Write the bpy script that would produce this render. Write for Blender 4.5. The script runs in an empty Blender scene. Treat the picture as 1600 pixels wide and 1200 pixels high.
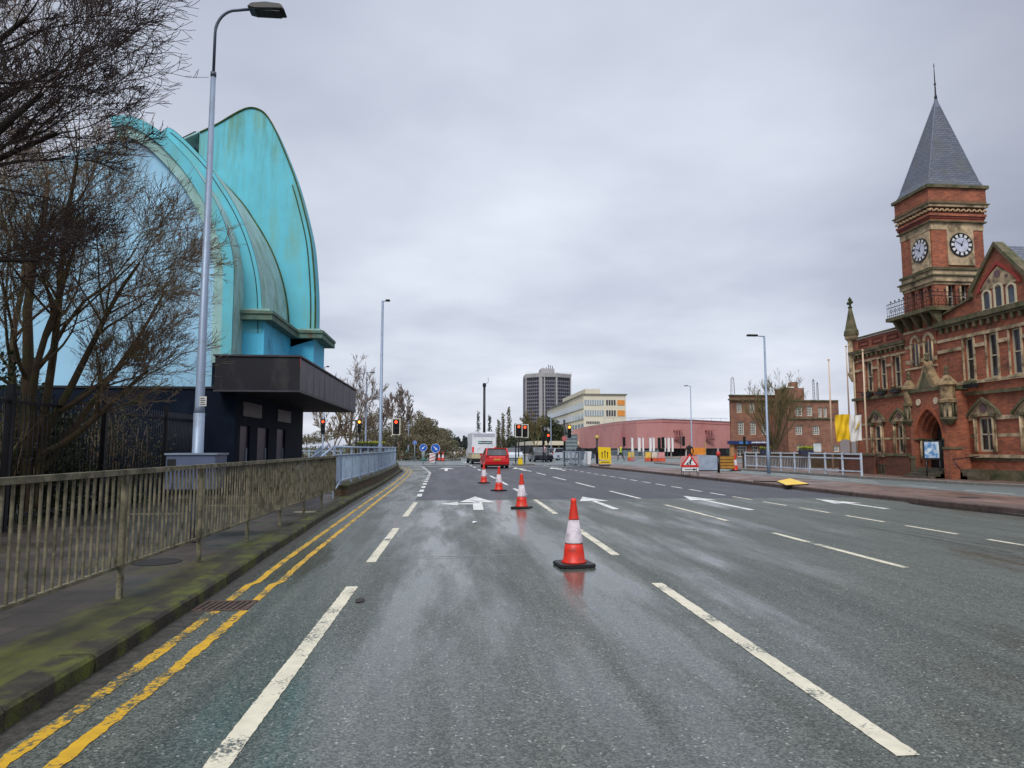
import bpy, bmesh, math, random
from mathutils import Vector, Matrix
R = math.radians
PI = math.pi
random.seed(7)
scene = bpy.context.scene
C = scene.collection

# ------------------------------------------------------------------ camera
FPX = 1080.0; CH = 1.5
TH = math.atan(100/FPX); PH = math.atan(95/math.hypot(FPX, 100))
cd = bpy.data.cameras.new('camera'); cam = bpy.data.objects.new('camera', cd); C.objects.link(cam)
cam.location = (0, 0, CH); cam.rotation_euler = (PI/2+TH, 0, -PH)
cd.sensor_width = 36; cd.lens = 36*FPX/1600; cd.clip_end = 6000; cd.clip_start = 0.05
scene.camera = cam

# ------------------------------------------------------------------ light
SUN_EL, SUN_ROT = 48, 200
w = bpy.data.worlds.new('World'); scene.world = w; w.use_nodes = True
nt = w.node_tree; nt.nodes.clear()
def N(nt, t, **k):
    n = nt.nodes.new(t)
    for a, b in k.items():
        if a.startswith('i_'): n.inputs[a[2:].replace('_', ' ')].default_value = b
        else: setattr(n, a, b)
    return n
L = lambda nt, a, b: nt.links.new(a, b)
out = N(nt, 'ShaderNodeOutputWorld'); bg = N(nt, 'ShaderNodeBackground'); L(nt, bg.outputs[0], out.inputs[0])
sky = N(nt, 'ShaderNodeTexSky', sky_type='NISHITA', sun_disc=False, sun_elevation=R(SUN_EL), sun_rotation=R(SUN_ROT))
bg.inputs['Strength'].default_value = 0.1
geo = N(nt, 'ShaderNodeTexCoord')
sep = N(nt, 'ShaderNodeSeparateXYZ'); L(nt, geo.outputs['Generated'], sep.inputs[0])
# overcast deck: project the view direction on a cloud plane
zc = N(nt, 'ShaderNodeMath', operation='MAXIMUM'); L(nt, sep.outputs['Z'], zc.inputs[0]); zc.inputs[1].default_value = 0.0
za = N(nt, 'ShaderNodeMath', operation='ADD'); L(nt, zc.outputs[0], za.inputs[0]); za.inputs[1].default_value = 0.16
dx = N(nt, 'ShaderNodeMath', operation='DIVIDE'); L(nt, sep.outputs['X'], dx.inputs[0]); L(nt, za.outputs[0], dx.inputs[1])
dy = N(nt, 'ShaderNodeMath', operation='DIVIDE'); L(nt, sep.outputs['Y'], dy.inputs[0]); L(nt, za.outputs[0], dy.inputs[1])
cb = N(nt, 'ShaderNodeCombineXYZ'); L(nt, dx.outputs[0], cb.inputs[0]); L(nt, dy.outputs[0], cb.inputs[1])
n1 = N(nt, 'ShaderNodeTexNoise'); n1.inputs['Scale'].default_value = 0.75; n1.inputs['Detail'].default_value = 5; n1.inputs['Roughness'].default_value = 0.5
L(nt, cb.outputs[0], n1.inputs['Vector'])
cr = N(nt, 'ShaderNodeValToRGB'); e = cr.color_ramp.elements
e[0].position = .36; e[0].color = (4.75, 5.15, 6.15, 1); e[1].position = .66; e[1].color = (7.3, 7.7, 8.6, 1)
L(nt, n1.outputs['Fac'], cr.inputs[0])
# brightness by elevation: pale at the horizon, greyer above, bright zenith of an overcast sky
er = N(nt, 'ShaderNodeValToRGB'); q = er.color_ramp
q.elements[0].position = 0; q.elements[0].color = (.97, .96, .96, 1)
q.elements[1].position = .28; q.elements[1].color = (.93, .94, .95, 1)
x_ = q.elements.new(.63); x_.color = (.84, .85, .88, 1)
x_ = q.elements.new(.8); x_.color = (2.0, 1.95, 1.85, 1)
x_ = q.elements.new(1.0); x_.color = (2.9, 2.85, 2.7, 1)
L(nt, zc.outputs[0], er.inputs[0])
mu = N(nt, 'ShaderNodeMix', data_type='RGBA', blend_type='MULTIPLY'); mu.inputs[0].default_value = 1
L(nt, cr.outputs[0], mu.inputs[6]); L(nt, er.outputs[0], mu.inputs[7])
sr = N(nt, 'ShaderNodeValToRGB'); sr.color_ramp.elements[0].position = .46; sr.color_ramp.elements[0].color = (1, 1, 1, 1); sr.color_ramp.elements[1].position = .74; sr.color_ramp.elements[1].color = (.55, .54, .57, 1)
z_l = sr.color_ramp.elements.new(0.0); z_l.color = (1, 1, 1, 1)
axn = N(nt, 'ShaderNodeMath', operation='ABSOLUTE'); L(nt, sep.outputs['X'], axn.inputs[0]); L(nt, axn.outputs[0], sr.inputs[0])     # sky colour darkened towards both sides, imitating dark lens corners
mu2 = N(nt, 'ShaderNodeMix', data_type='RGBA', blend_type='MULTIPLY'); L(nt, er.outputs[0], mu2.inputs[6]); L(nt, sr.outputs[0], mu2.inputs[7]); mu2.inputs[0].default_value = .8; 
vd = N(nt, 'ShaderNodeVectorMath', operation='DOT_PRODUCT'); L(nt, geo.outputs['Generated'], vd.inputs[0]); vd.inputs[1].default_value = Vector((.12, 1, .22)).normalized()
gl = N(nt, 'ShaderNodeValToRGB'); gl.color_ramp.elements[0].position = .78; gl.color_ramp.elements[0].color = (.86, .86, .87, 1); gl.color_ramp.elements[1].position = .985; gl.color_ramp.elements[1].color = (1.09, 1.085, 1.07, 1); L(nt, vd.outputs['Value'], gl.inputs[0])   # added glow: sky colour brighter ahead, dimmer away from it, like lens falloff
mu3 = N(nt, 'ShaderNodeMix', data_type='RGBA', blend_type='MULTIPLY'); mu3.inputs[0].default_value = 1; L(nt, mu2.outputs[2], mu3.inputs[6]); L(nt, gl.outputs[0], mu3.inputs[7]); L(nt, mu3.outputs[2], mu.inputs[7])
mx = N(nt, 'ShaderNodeMix', data_type='RGBA'); mx.inputs[0].default_value = 0.94
L(nt, sky.outputs[0], mx.inputs[6]); L(nt, mu.outputs[2], mx.inputs[7]); L(nt, mx.outputs[2], bg.inputs['Color'])
sd = bpy.data.lights.new('sun', 'SUN'); sd.energy = 1.7; sd.angle = R(25); sd.color = (1, .96, .9)
so = bpy.data.objects.new('sun', sd); C.objects.link(so)
so.rotation_euler = (R(90-SUN_EL), 0, R(180-SUN_ROT))
so.location = (0, 0, 60)
scene.view_settings.view_transform = 'Standard'; scene.view_settings.look = 'None'
scene.view_settings.exposure = 0.22; scene.view_settings.gamma = 1.0
scene.cycles.max_bounces = 5; scene.cycles.diffuse_bounces = 2; scene.cycles.glossy_bounces = 3
scene.cycles.transparent_max_bounces = 8

# ------------------------------------------------------------------ pixel helpers (photo pixels -> world metres)
def ray(u, v):
    x = (u-800)/FPX; y = -(v-600)/FPX
    fy = math.cos(TH)-y*math.sin(TH); fz = math.sin(TH)+y*math.cos(TH)
    c, s = math.cos(PH), math.sin(PH)
    return (x*c+fy*s, -x*s+fy*c, fz)
def G(u, v, z=0.0):
    r = ray(u, v); t = (z-CH)/r[2]; return (r[0]*t, r[1]*t)
def PY(u, v, Y):
    r = ray(u, v); t = Y/r[1]; return (r[0]*t, CH+r[2]*t)
def PX(u, v, X):
    r = ray(u, v); t = X/r[0]; return (r[1]*t, CH+r[2]*t)
def XU(u, Y): return PY(u, 700, Y)[0]
def ZV(v, Y, u=800): return PY(u, v, Y)[1]

# ------------------------------------------------------------------ materials
def lin(c):
    return tuple(((v/255)/12.92 if v/255 <= .04045 else ((v/255+.055)/1.055)**2.4) for v in c)
MATS = {}
def newmat(name):
    m = bpy.data.materials.new(name); m.use_nodes = True
    return m, m.node_tree, m.node_tree.nodes['Principled BSDF']
def mixc(nt, fac, a, b, blend='MIX'):
    m = N(nt, 'ShaderNodeMix', data_type='RGBA', blend_type=blend)
    for i, v in ((0, fac), (6, a), (7, b)):
        if hasattr(v, 'links') or hasattr(v, 'is_linked'): L(nt, v, m.inputs[i])
        elif i == 0: m.inputs[0].default_value = v
        else: m.inputs[i].default_value = (*v, 1)
    return m.outputs[2]
def noise(nt, scale, detail=4, vec=None, rough=.55, stretch=None, coord='Object'):
    tc = N(nt, 'ShaderNodeTexCoord'); v = vec or tc.outputs[coord]
    if stretch:
        mp = N(nt, 'ShaderNodeMapping'); mp.inputs['Scale'].default_value = stretch; L(nt, v, mp.inputs[0]); v = mp.outputs[0]
    n = N(nt, 'ShaderNodeTexNoise'); n.inputs['Scale'].default_value = scale; n.inputs['Detail'].default_value = detail
    n.inputs['Roughness'].default_value = rough; L(nt, v, n.inputs['Vector']); return n.outputs['Fac']
def ramp(nt, fac, p0, p1, c0=(0, 0, 0), c1=(1, 1, 1)):
    r = N(nt, 'ShaderNodeValToRGB'); r.color_ramp.elements[0].position = p0; r.color_ramp.elements[1].position = p1
    r.color_ramp.elements[0].color = (*c0, 1); r.color_ramp.elements[1].color = (*c1, 1); L(nt, fac, r.inputs[0]); return r.outputs[0]
def bump(nt, bs, h, strength=.3, dist=.02):
    b = N(nt, 'ShaderNodeBump'); b.inputs['Strength'].default_value = strength; b.inputs['Distance'].default_value = dist
    L(nt, h, b.inputs['Height']); L(nt, b.outputs[0], bs.inputs['Normal'])
def mat(name, col, rough=.6, metal=0, var=.25, scale=3, dirt=None, dirt_amt=.5, dscale=1.5, dstretch=None, bmp=0, bscale=30, emit=None, spec=.5):
    """paint/stone/metal with mottled tone, an optional second dirt colour in streaks or patches"""
    if name in MATS: return MATS[name]
    m, nt, b = newmat(name); c = lin(col)
    n = noise(nt, scale, 5)
    lo = tuple(v*(1-var) for v in c); hi = tuple(min(1, v*(1+var*.6)) for v in c)
    o = ramp(nt, n, .3, .72, lo, hi)
    if dirt:
        d = ramp(nt, noise(nt, dscale, 6, stretch=dstretch, rough=.65), .52-.2*dirt_amt+.06, .78-.2*dirt_amt)
        o = mixc(nt, d, o, lin(dirt))
    L(nt, o, b.inputs['Base Color'])
    b.inputs['Roughness'].default_value = rough; b.inputs['Metallic'].default_value = metal
    b.inputs['Specular IOR Level'].default_value = spec
    if bmp: bump(nt, b, noise(nt, bscale, 4), bmp, .02)
    if emit: b.inputs['Emission Color'].default_value = (*lin(emit[0]), 1); b.inputs['Emission Strength'].default_value = emit[1]
    MATS[name] = m; return m
def wallvec(nt):
    """(horizontal run, height) mapping for upright walls facing X or Y"""
    tc = N(nt, 'ShaderNodeTexCoord'); s = N(nt, 'ShaderNodeSeparateXYZ'); L(nt, tc.outputs['Object'], s.inputs[0])
    g = N(nt, 'ShaderNodeNewGeometry'); sn = N(nt, 'ShaderNodeSeparateXYZ'); L(nt, g.outputs['Normal'], sn.inputs[0])
    a = N(nt, 'ShaderNodeMath', operation='ABSOLUTE'); L(nt, sn.outputs['X'], a.inputs[0])
    gt = N(nt, 'ShaderNodeMath', operation='GREATER_THAN'); L(nt, a.outputs[0], gt.inputs[0]); gt.inputs[1].default_value = .6
    mf = N(nt, 'ShaderNodeMix', data_type='FLOAT'); L(nt, gt.outputs[0], mf.inputs[0]); L(nt, s.outputs['X'], mf.inputs[2]); L(nt, s.outputs['Y'], mf.inputs[3])
    c = N(nt, 'ShaderNodeCombineXYZ'); L(nt, mf.outputs[0], c.inputs[0]); L(nt, s.outputs['Z'], c.inputs[1]); return c.outputs[0]
def brick(name, c1, c2, mortar, sc=1.0, soot=None, soot_amt=.4):
    if name in MATS: return MATS[name]
    m, nt, b = newmat(name); v = wallvec(nt)
    t = N(nt, 'ShaderNodeTexBrick'); L(nt, v, t.inputs['Vector'])
    t.inputs['Scale'].default_value = 1; t.inputs['Brick Width'].default_value = .225*sc; t.inputs['Row Height'].default_value = .075*sc
    t.inputs['Mortar Size'].default_value = .006*sc; t.inputs['Color1'].default_value = (*lin(c1), 1); t.inputs['Color2'].default_value = (*lin(c2), 1)
    t.inputs['Mortar'].default_value = (*lin(mortar), 1)
    o = t.outputs[0]
    big = ramp(nt, noise(nt, .9, 5), .3, .7, (.62, .6, .62), (1.22, 1.2, 1.15)); o = mixc(nt, 1.0, o, big, 'MULTIPLY')
    if soot: o = mixc(nt, ramp(nt, noise(nt, 1.1, 6, rough=.7, stretch=(1, 1, .6)), .66-.2*soot_amt, .86-.2*soot_amt), o, lin(soot))
    L(nt, o, b.inputs['Base Color']); b.inputs['Roughness'].default_value = .8; bump(nt, b, t.outputs['Fac'], -.3, .006)
    MATS[name] = m; return m
def asphalt(name, base, patchc, wet=.5, grain=1.0):
    if name in MATS: return MATS[name]
    m, nt, b = newmat(name)
    tc = N(nt, 'ShaderNodeTexCoord')
    vo = N(nt, 'ShaderNodeTexVoronoi'); vo.inputs['Scale'].default_value = 80; L(nt, tc.outputs['Object'], vo.inputs['Vector'])
    sp = N(nt, 'ShaderNodeSeparateColor'); L(nt, vo.outputs['Color'], sp.inputs[0])
    st = ramp(nt, sp.outputs[0], .2, .95, (.40, .40, .40), (1.6, 1.6, 1.56))
    fine = ramp(nt, noise(nt, 210, 3), .36, .68, (.55, .55, .55), (1.5, 1.5, 1.5))
    pt = ramp(nt, noise(nt, 1.1, 6, stretch=(1.8, .18, 1), rough=.65), .32, .70)
    o = mixc(nt, pt, lin(base), lin(patchc))
    strk = ramp(nt, noise(nt, 3.0, 5, stretch=(2.2, .05, 1), rough=.6), .35, .7, (.84, .84, .84), (1.1, 1.1, 1.1))
    o = mixc(nt, 1.0, o, strk, 'MULTIPLY')
    o = mixc(nt, .85*grain, o, st, 'MULTIPLY'); o = mixc(nt, .8*grain, o, fine, 'MULTIPLY')
    # rare pale chippings
    chip = ramp(nt, sp.outputs[1], .982, .992); o = mixc(nt, chip, o, (.30, .30, .27))
    L(nt, o, b.inputs['Base Color'])
    wn0 = noise(nt, .8, 6, stretch=(1.5, .22, 1), rough=.6)
    sx_ = N(nt, 'ShaderNodeSeparateXYZ'); L(nt, tc.outputs['Object'], sx_.inputs[0])      # wetter in the worn middle lane
    lane = N(nt, 'ShaderNodeMapRange'); L(nt, sx_.outputs['X'], lane.inputs['Value']); lane.inputs['From Min'].default_value = 2.6; lane.inputs['From Max'].default_value = 6; lane.inputs['To Min'].default_value = -.05; lane.inputs['To Max'].default_value = -.14
    wa = N(nt, 'ShaderNodeMath', operation='ADD'); L(nt, wn0, wa.inputs[0]); L(nt, lane.outputs[0], wa.inputs[1]); wn = wa.outputs[0]
    for xt, wt in ((1.45, .55), (-.35, .45)):            # damp wheel tracks
        d_ = N(nt, 'ShaderNodeMath', operation='SUBTRACT'); L(nt, sx_.outputs['X'], d_.inputs[0]); d_.inputs[1].default_value = xt
        ab = N(nt, 'ShaderNodeMath', operation='ABSOLUTE'); L(nt, d_.outputs[0], ab.inputs[0])
        mr = N(nt, 'ShaderNodeMapRange'); mr.interpolation_type = 'SMOOTHSTEP'; L(nt, ab.outputs[0], mr.inputs['Value']); mr.inputs['From Min'].default_value = 0; mr.inputs['From Max'].default_value = wt; mr.inputs['To Min'].default_value = .13; mr.inputs['To Max'].default_value = 0
        w2 = N(nt, 'ShaderNodeMath', operation='ADD'); L(nt, wn, w2.inputs[0]); L(nt, mr.outputs[0], w2.inputs[1]); wn = w2.outputs[0]
    rr = ramp(nt, wn, .36, .56, (.58,)*3, (.58-.62*wet,)*3); L(nt, rr, b.inputs['Roughness'])
    b.inputs['Specular IOR Level'].default_value = .55
    bu = N(nt, 'ShaderNodeBump'); bu.inputs['Distance'].default_value = .006; L(nt, vo.outputs['Distance'], bu.inputs['Height'])
    bs_ = ramp(nt, wn, .36, .56, (.7,)*3, (.7-1.02*wet,)*3); L(nt, bs_, bu.inputs['Strength']); L(nt, bu.outputs[0], b.inputs['Normal'])
    MATS[name] = m; return m
def paintmat(name, col, under, worn=.5, scale=45):
    if name in MATS: return MATS[name]
    m, nt, b = newmat(name)
    a = noise(nt, scale, 4, rough=.7); c = noise(nt, 2.2, 3)
    ad = N(nt, 'ShaderNodeMath', operation='ADD'); L(nt, a, ad.inputs[0]); L(nt, c, ad.inputs[1])
    k = ramp(nt, ad.outputs[0], .72+.22*worn, .86+.22*worn)
    base = ramp(nt, noise(nt, 9, 4), .3, .7, tuple(x*.8 for x in lin(col)), lin(col))
    o = mixc(nt, k, lin(under), base)
    if worn < .3: o = mixc(nt, ramp(nt, a, .22, .34), lin(under), base)
    L(nt, o, b.inputs['Base Color']); b.inputs['Roughness'].default_value = .55; bump(nt, b, a, .4, .004)
    MATS[name] = m; return m
def glassmat(name='window_glass', col=(38, 44, 52), rough=.08):
    if name in MATS: return MATS[name]
    m, nt, b = newmat(name); L(nt, ramp(nt, noise(nt, 1.7, 4, stretch=(1, 1, .45)), .42, .66, tuple(v*.5 for v in lin(col)), tuple(min(1, v*3.5) for v in lin(col))), b.inputs['Base Color'])  # paler patches in the glass colour stand in for reflections and curtains
    b.inputs['Roughness'].default_value = rough; b.inputs['Specular IOR Level'].default_value = .8; MATS[name] = m; return m
def leafmat(name, cols):
    if name in MATS: return MATS[name]
    m, nt, b = newmat(name)
    g = N(nt, 'ShaderNodeNewGeometry'); r = N(nt, 'ShaderNodeValToRGB'); L(nt, g.outputs['Random Per Island'], r.inputs[0])
    r.color_ramp.elements[0].color = (*cols[0], 1); r.color_ramp.elements[1].color = (*cols[-1], 1)
    for i, c in enumerate(cols[1:-1]):
        z = r.color_ramp.elements.new((i+1)/(len(cols)-1)); z.color = (*c, 1)
    L(nt, r.outputs[0], b.inputs['Base Color']); b.inputs['Roughness'].default_value = .7; MATS[name] = m; return m
def lampmat(name, col, s):
    if name in MATS: return MATS[name]
    m, nt, b = newmat(name); b.inputs['Base Color'].default_value = (*lin(col), 1)
    b.inputs['Emission Color'].default_value = (*lin(col), 1); b.inputs['Emission Strength'].default_value = s; MATS[name] = m; return m

# ------------------------------------------------------------------ mesh builder
class M:
    def __init__(s): s.v = []; s.f = []; s.sm = []
    def add(s, vs, fs, smooth=False):
        o = len(s.v); s.v += [tuple(p) for p in vs]; s.f += [tuple(i+o for i in f) for f in fs]; s.sm += [smooth]*len(fs); return s
    def box(s, x0, y0, z0, x1, y1, z1):
        x0, x1 = sorted((x0, x1)); y0, y1 = sorted((y0, y1)); z0, z1 = sorted((z0, z1))
        v = [(x, y, z) for z in (z0, z1) for y in (y0, y1) for x in (x0, x1)]
        return s.add(v, [(0, 2, 3, 1), (4, 5, 7, 6), (0, 1, 5, 4), (2, 6, 7, 3), (0, 4, 6, 2), (1, 3, 7, 5)])
    def prism(s, poly, axis, a, b, smooth=False):
        """poly in the two other axes: x->(y,z)  y->(x,z)  z->(x,y)"""
        def P(p, t): return (t, p[0], p[1]) if axis == 'x' else ((p[0], t, p[1]) if axis == 'y' else (p[0], p[1], t))
        n = len(poly); vs = [P(p, a) for p in poly]+[P(p, b) for p in poly]
        s.add(vs, [(i, (i+1) % n, n+(i+1) % n, n+i) for i in range(n)], smooth)
        o = len(s.v)-2*n; s.f += [tuple(o+i for i in range(n))[::-1], tuple(o+n+i for i in range(n))]; s.sm += [False]*2
        return s
    def ring(s, outer, inner, axis, a, b):
        """closed band between two outlines with equal point counts, open outline allowed"""
        def P(p, t): return (t, p[0], p[1]) if axis == 'x' else ((p[0], t, p[1]) if axis == 'y' else (p[0], p[1], t))
        n = len(outer)
        for i in range(n-1):
            q = [outer[i], outer[i+1], inner[i+1], inner[i]]
            vs = [P(p, a) for p in q]+[P(p, b) for p in q]
            s.add(vs, [(0, 1, 2, 3), (7, 6, 5, 4), (0, 4, 5, 1), (1, 5, 6, 2), (2, 6, 7, 3), (3, 7, 4, 0)])
        return s
    def tube(s, pts, rad, n=6, caps=True, smooth=True):
        pts = [Vector(p) for p in pts]
        if not hasattr(rad, '__len__'): rad = [rad]*len(pts)
        up = Vector((0, 0, 1)); vs = []; 
        for i, p in enumerate(pts):
            d = (pts[min(i+1, len(pts)-1)]-pts[max(i-1, 0)]).normalized()
            a = d.cross(up)
            if a.length < .05: a = d.cross(Vector((0, 1, 0)))
            a.normalize(); b = d.cross(a)
            if i and (a.dot(pa) < 0): a, b = -a, -b
            pa = a
            for k in range(n):
                t = 2*PI*k/n; q = p+(a*math.cos(t)+b*math.sin(t))*rad[i]; vs.append((q.x, q.y, q.z))
        fs = [(i*n+k, i*n+(k+1) % n, (i+1)*n+(k+1) % n, (i+1)*n+k) for i in range(len(pts)-1) for k in range(n)]
        if caps: fs += [tuple(range(n))[::-1], tuple((len(pts)-1)*n+k for k in range(n))]
        return s.add(vs, fs, smooth)
    def bar(s, a, b, w, h=None):
        """square bar between two points"""
        a = Vector(a); b = Vector(b); d = (b-a).normalized(); h = h or w
        x = d.cross(Vector((0, 0, 1)))
        if x.length < .01: x = Vector((1, 0, 0))
        x.normalize(); y = d.cross(x); vs = []
        for p in (a, b):
            for i, j in ((-1, -1), (1, -1), (1, 1), (-1, 1)):
                q = p+x*(i*w/2)+y*(j*h/2); vs.append((q.x, q.y, q.z))
        return s.add(vs, [(3, 2, 1, 0), (4, 5, 6, 7), (0, 1, 5, 4), (1, 2, 6, 5), (2, 3, 7, 6), (3, 0, 4, 7)])
    def lathe(s, prof, c=(0, 0, 0), n=20, smooth=True, rot=0):
        vs = [(c[0]+r*math.cos(rot+2*PI*k/n), c[1]+r*math.sin(rot+2*PI*k/n), c[2]+z) for r, z in prof for k in range(n)]
        fs = [(i*n+k, i*n+(k+1) % n, (i+1)*n+(k+1) % n, (i+1)*n+k) for i in range(len(prof)-1) for k in range(n)]
        fs += [tuple(range(n))[::-1], tuple((len(prof)-1)*n+k for k in range(n))]
        return s.add(vs, fs, smooth)
    def disc(s, c, r, axis, t, n=20):
        poly = [(math.cos(2*PI*k/n)*r, math.sin(2*PI*k/n)*r) for k in range(n)]
        if axis == 'x': return s.prism([(c[1]+p[0], c[2]+p[1]) for p in poly], 'x', c[0], c[0]+t)
        if axis == 'y': return s.prism([(c[0]+p[0], c[2]+p[1]) for p in poly], 'y', c[1], c[1]+t)
        return s.prism([(c[0]+p[0], c[1]+p[1]) for p in poly], 'z', c[2], c[2]+t)
    def sheet(s, poly, z): return s.add([(p[0], p[1], z) for p in poly], [tuple(range(len(poly)))])
    def build(s, name, m, parent=None, off=(0, 0, 0), bevel=0, smooth_all=False):
        me = bpy.data.meshes.new(name)
        me.from_pydata([(p[0]-off[0], p[1]-off[1], p[2]-off[2]) for p in s.v], [], s.f)
        me.polygons.foreach_set('use_smooth', [True]*len(s.f) if smooth_all else s.sm)
        bm = bmesh.new(); bm.from_mesh(me)
        if len(s.f) < 6000:
            bmesh.ops.recalc_face_normals(bm, faces=bm.faces)
        if bevel:
            bmesh.ops.bevel(bm, geom=[e for e in bm.edges if e.calc_face_angle(0) > .5], offset=bevel, segments=2, affect='EDGES', clamp_overlap=True)
        bm.to_mesh(me); bm.free()
        me.materials.append(m)
        o = bpy.data.objects.new(name, me); C.objects.link(o)
        if parent: o.parent = parent
        return o
def thing(name, label, cat, loc=(0, 0, 0), rz=0, group=None):
    o = bpy.data.objects.new(name, None); C.objects.link(o); o.location = loc; o.rotation_euler = (0, 0, rz)
    o['label'] = label; o['category'] = cat
    if group: o['group'] = group
    o.empty_display_size = .3
    return o
def tag(o, label, cat, group=None):
    o['label'] = label; o['category'] = cat
    if group: o['group'] = group
    return o
def struct(o, kind='structure'): o['kind'] = kind; return o
def dup(root, loc, rz=0, label=None, group=None, scale=None):
    def cp(o, par):
        c = o.copy(); C.objects.link(c)
        if par: c.parent = par
        for ch in kids.get(o.name, []): cp(ch, c)
        return c
    kids = {}
    for ch in root.children_recursive: kids.setdefault(ch.parent.name, []).append(ch)
    r = cp(root, None); r.location = loc; r.rotation_euler = (0, 0, rz)
    if scale: r.scale = scale
    if label: r['label'] = label
    if group: r['group'] = group
    return r
def wall_holes(m, plane, axis, u0, u1, z0, z1, holes, depth=.18, sgn=1):
    """flat wall on X=plane (axis x, u=Y) or Y=plane (axis y, u=X) with rectangular openings and reveals going inwards by depth*sgn"""
    P = (lambda u, z, d=0: (plane+d*sgn, u, z)) if axis == 'x' else (lambda u, z, d=0: (u, plane+d*sgn, z))
    us = sorted({u0, u1, *[h[0] for h in holes], *[h[1] for h in holes]}); zs = sorted({z0, z1, *[h[2] for h in holes], *[h[3] for h in holes]})
    us = [u for u in us if u0 <= u <= u1]; zs = [z for z in zs if z0 <= z <= z1]
    for i in range(len(us)-1):
        for j in range(len(zs)-1):
            cu, cz = (us[i]+us[i+1])/2, (zs[j]+zs[j+1])/2
            if any(h[0] < cu < h[1] and h[2] < cz < h[3] for h in holes): continue
            m.add([P(us[i], zs[j]), P(us[i+1], zs[j]), P(us[i+1], zs[j+1]), P(us[i], zs[j+1])], [(0, 1, 2, 3)])
    for a, b, c, d in holes:
        for p, q in (((a, c), (b, c)), ((b, c), (b, d)), ((b, d), (a, d)), ((a, d), (a, c))):
            m.add([P(*p), P(*q), P(*q, depth), P(*p, depth)], [(0, 1, 2, 3)])
    return m
def pointed(c, z, hw, h, n=8):
    """outline of a pointed arch from left spring to right spring"""
    pts = []
    if h < hw*1.05:
        pts = [(c-hw*s_, z+h*(1-s_)**.72) for s_ in [1-(i/n)**1.3 for i in range(n+1)]]
        return pts+[(2*c-p[0], p[1]) for p in pts[-2::-1]]
    k = (hw*hw+h*h)/(2*hw)            # arc radius, centres on the spring line
    a1 = math.atan2(h, k-hw) if k > hw else PI/2
    for i in range(n+1):
        a = a1*i/n; pts.append((c-(k*math.cos(a)-(k-hw)), z+k*math.sin(a)))
    pts += [(2*c-p[0], p[1]) for p in pts[-2::-1]]
    return pts
def roundarch(c, z, hw, h=None, n=8):
    h = h or hw; return [(c-hw*math.cos(PI*i/(2*n)), z+h*math.sin(PI*i/(2*n))) for i in range(2*n+1)]
def window(root, axis, plane, u0, u1, z0, z1, sgn=1, fm=None, gm=None, bars=(1, 1), fw=.06, depth=.14):
    """sash frame + pane in an opening; frame is the part, pane its sub-part"""
    m = M(); a, b = plane+(depth-.05)*sgn, plane+depth*sgn; B = (lambda p, q, r, t: m.box(a, p, r, b, q, t)) if axis == 'x' else (lambda p, q, r, t: m.box(p, a, r, q, b, t))
    B(u0, u0+fw, z0, z1); B(u1-fw, u1, z0, z1); B(u0+fw, u1-fw, z0, z0+fw); B(u0+fw, u1-fw, z1-fw, z1)
    nu, nz = bars
    for i in range(1, nz+1):
        z = z0+(z1-z0)*i/(nz+1); B(u0+fw, u1-fw, z-fw*.35, z+fw*.35)
    for i in range(1, nu+1):
        u = u0+(u1-u0)*i/(nu+1)
        B(u-fw*.3, u+fw*.3, z0+fw, z1-fw)
    off = root.location
    f = m.build('window', fm or MATS['white_paint'], root, off)
    g = M(); a2 = plane+(depth+.005)*sgn
    if axis == 'x': g.box(a2, u0, z0, a2+.02*sgn, u1, z1)
    else: g.box(u0, a2, z0, u1, a2+.02*sgn, z1)
    g.build('pane', gm or glassmat(), f, off)
    return f

# common materials
WHITE = mat('white_paint', (222, 218, 205), .5, var=.12)
GALV = mat('galvanised_steel', (150, 165, 178), .45, .3, var=.2, scale=6)
BLACK = mat('black_paint', (18, 18, 20), .45, var=.2)
DARKM = mat('dark_metal', (38, 40, 46), .5, .2)
GLASS = glassmat()
A_OLD = asphalt('old_asphalt', (71, 78, 73), (92, 97, 91), .66)
A_NEW = asphalt('new_asphalt', (50, 51, 59), (62, 62, 70), .15, .7)
A_SIDE = asphalt('pale_asphalt', (98, 108, 109), (112, 120, 121), .35, .6)
PAINT_W = paintmat('white_road_paint', (214, 208, 186), (76, 84, 82), .30)
PAINT_WN = paintmat('bright_road_paint', (222, 222, 218), (90, 92, 95), .32)
PAINT_Y = paintmat('yellow_road_paint', (204, 160, 30), (70, 74, 66), .62, 30)

# ================================================================== SETTING
struct(M().sheet([(-3000, -300), (3000, -300), (3000, 5000), (-3000, 5000)], -.04).build('ground', mat('ground_soil', (92, 96, 84), .9, scale=.2)))
def polyx(pts, y):
    for (x0, y0), (x1, y1) in zip(pts, pts[1:]):
        if y0 <= y <= y1: return x0+(x1-x0)*(y-y0)/(y1-y0)
    return pts[-1][0]
LK = [(-2.38, -12), (-2.36, 5), (-2.40, 7), (-2.52, 10), (-2.66, 15), (-2.72, 20), (-2.78, 29), (-2.95, 38), (-3.15, 45), (-3.8, 52), (-5.2, 58), (-8.5, 63), (-30, 68)]
RK = [(14.2, -12), (13.4, 8), (12.95, 15), (12.55, 20), (12.4, 26), (12.1, 32.5), (11.7, 42), (11.0, 52), (10.6, 60), (10.9, 64)]
RB = [(17.0, -12), (16.6, 10), (16.35, 19), (16.05, 24), (15.85, 33.6), (15.5, 42), (14.4, 52), (13.2, 60), (12.6, 64)]
FK = [(23.0, -12), (22.4, 15), (21.7, 24.7), (20.95, 27.3), (20.1, 33), (19.6, 41.6), (19.4, 50), (19.3, 60), (19.6, 66)]
road = M().sheet([(-3.2, -12), (13.6, -12), (13.6, 20.3), (-3.2, 20.3)], 0).build('road', A_OLD); struct(road)
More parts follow.
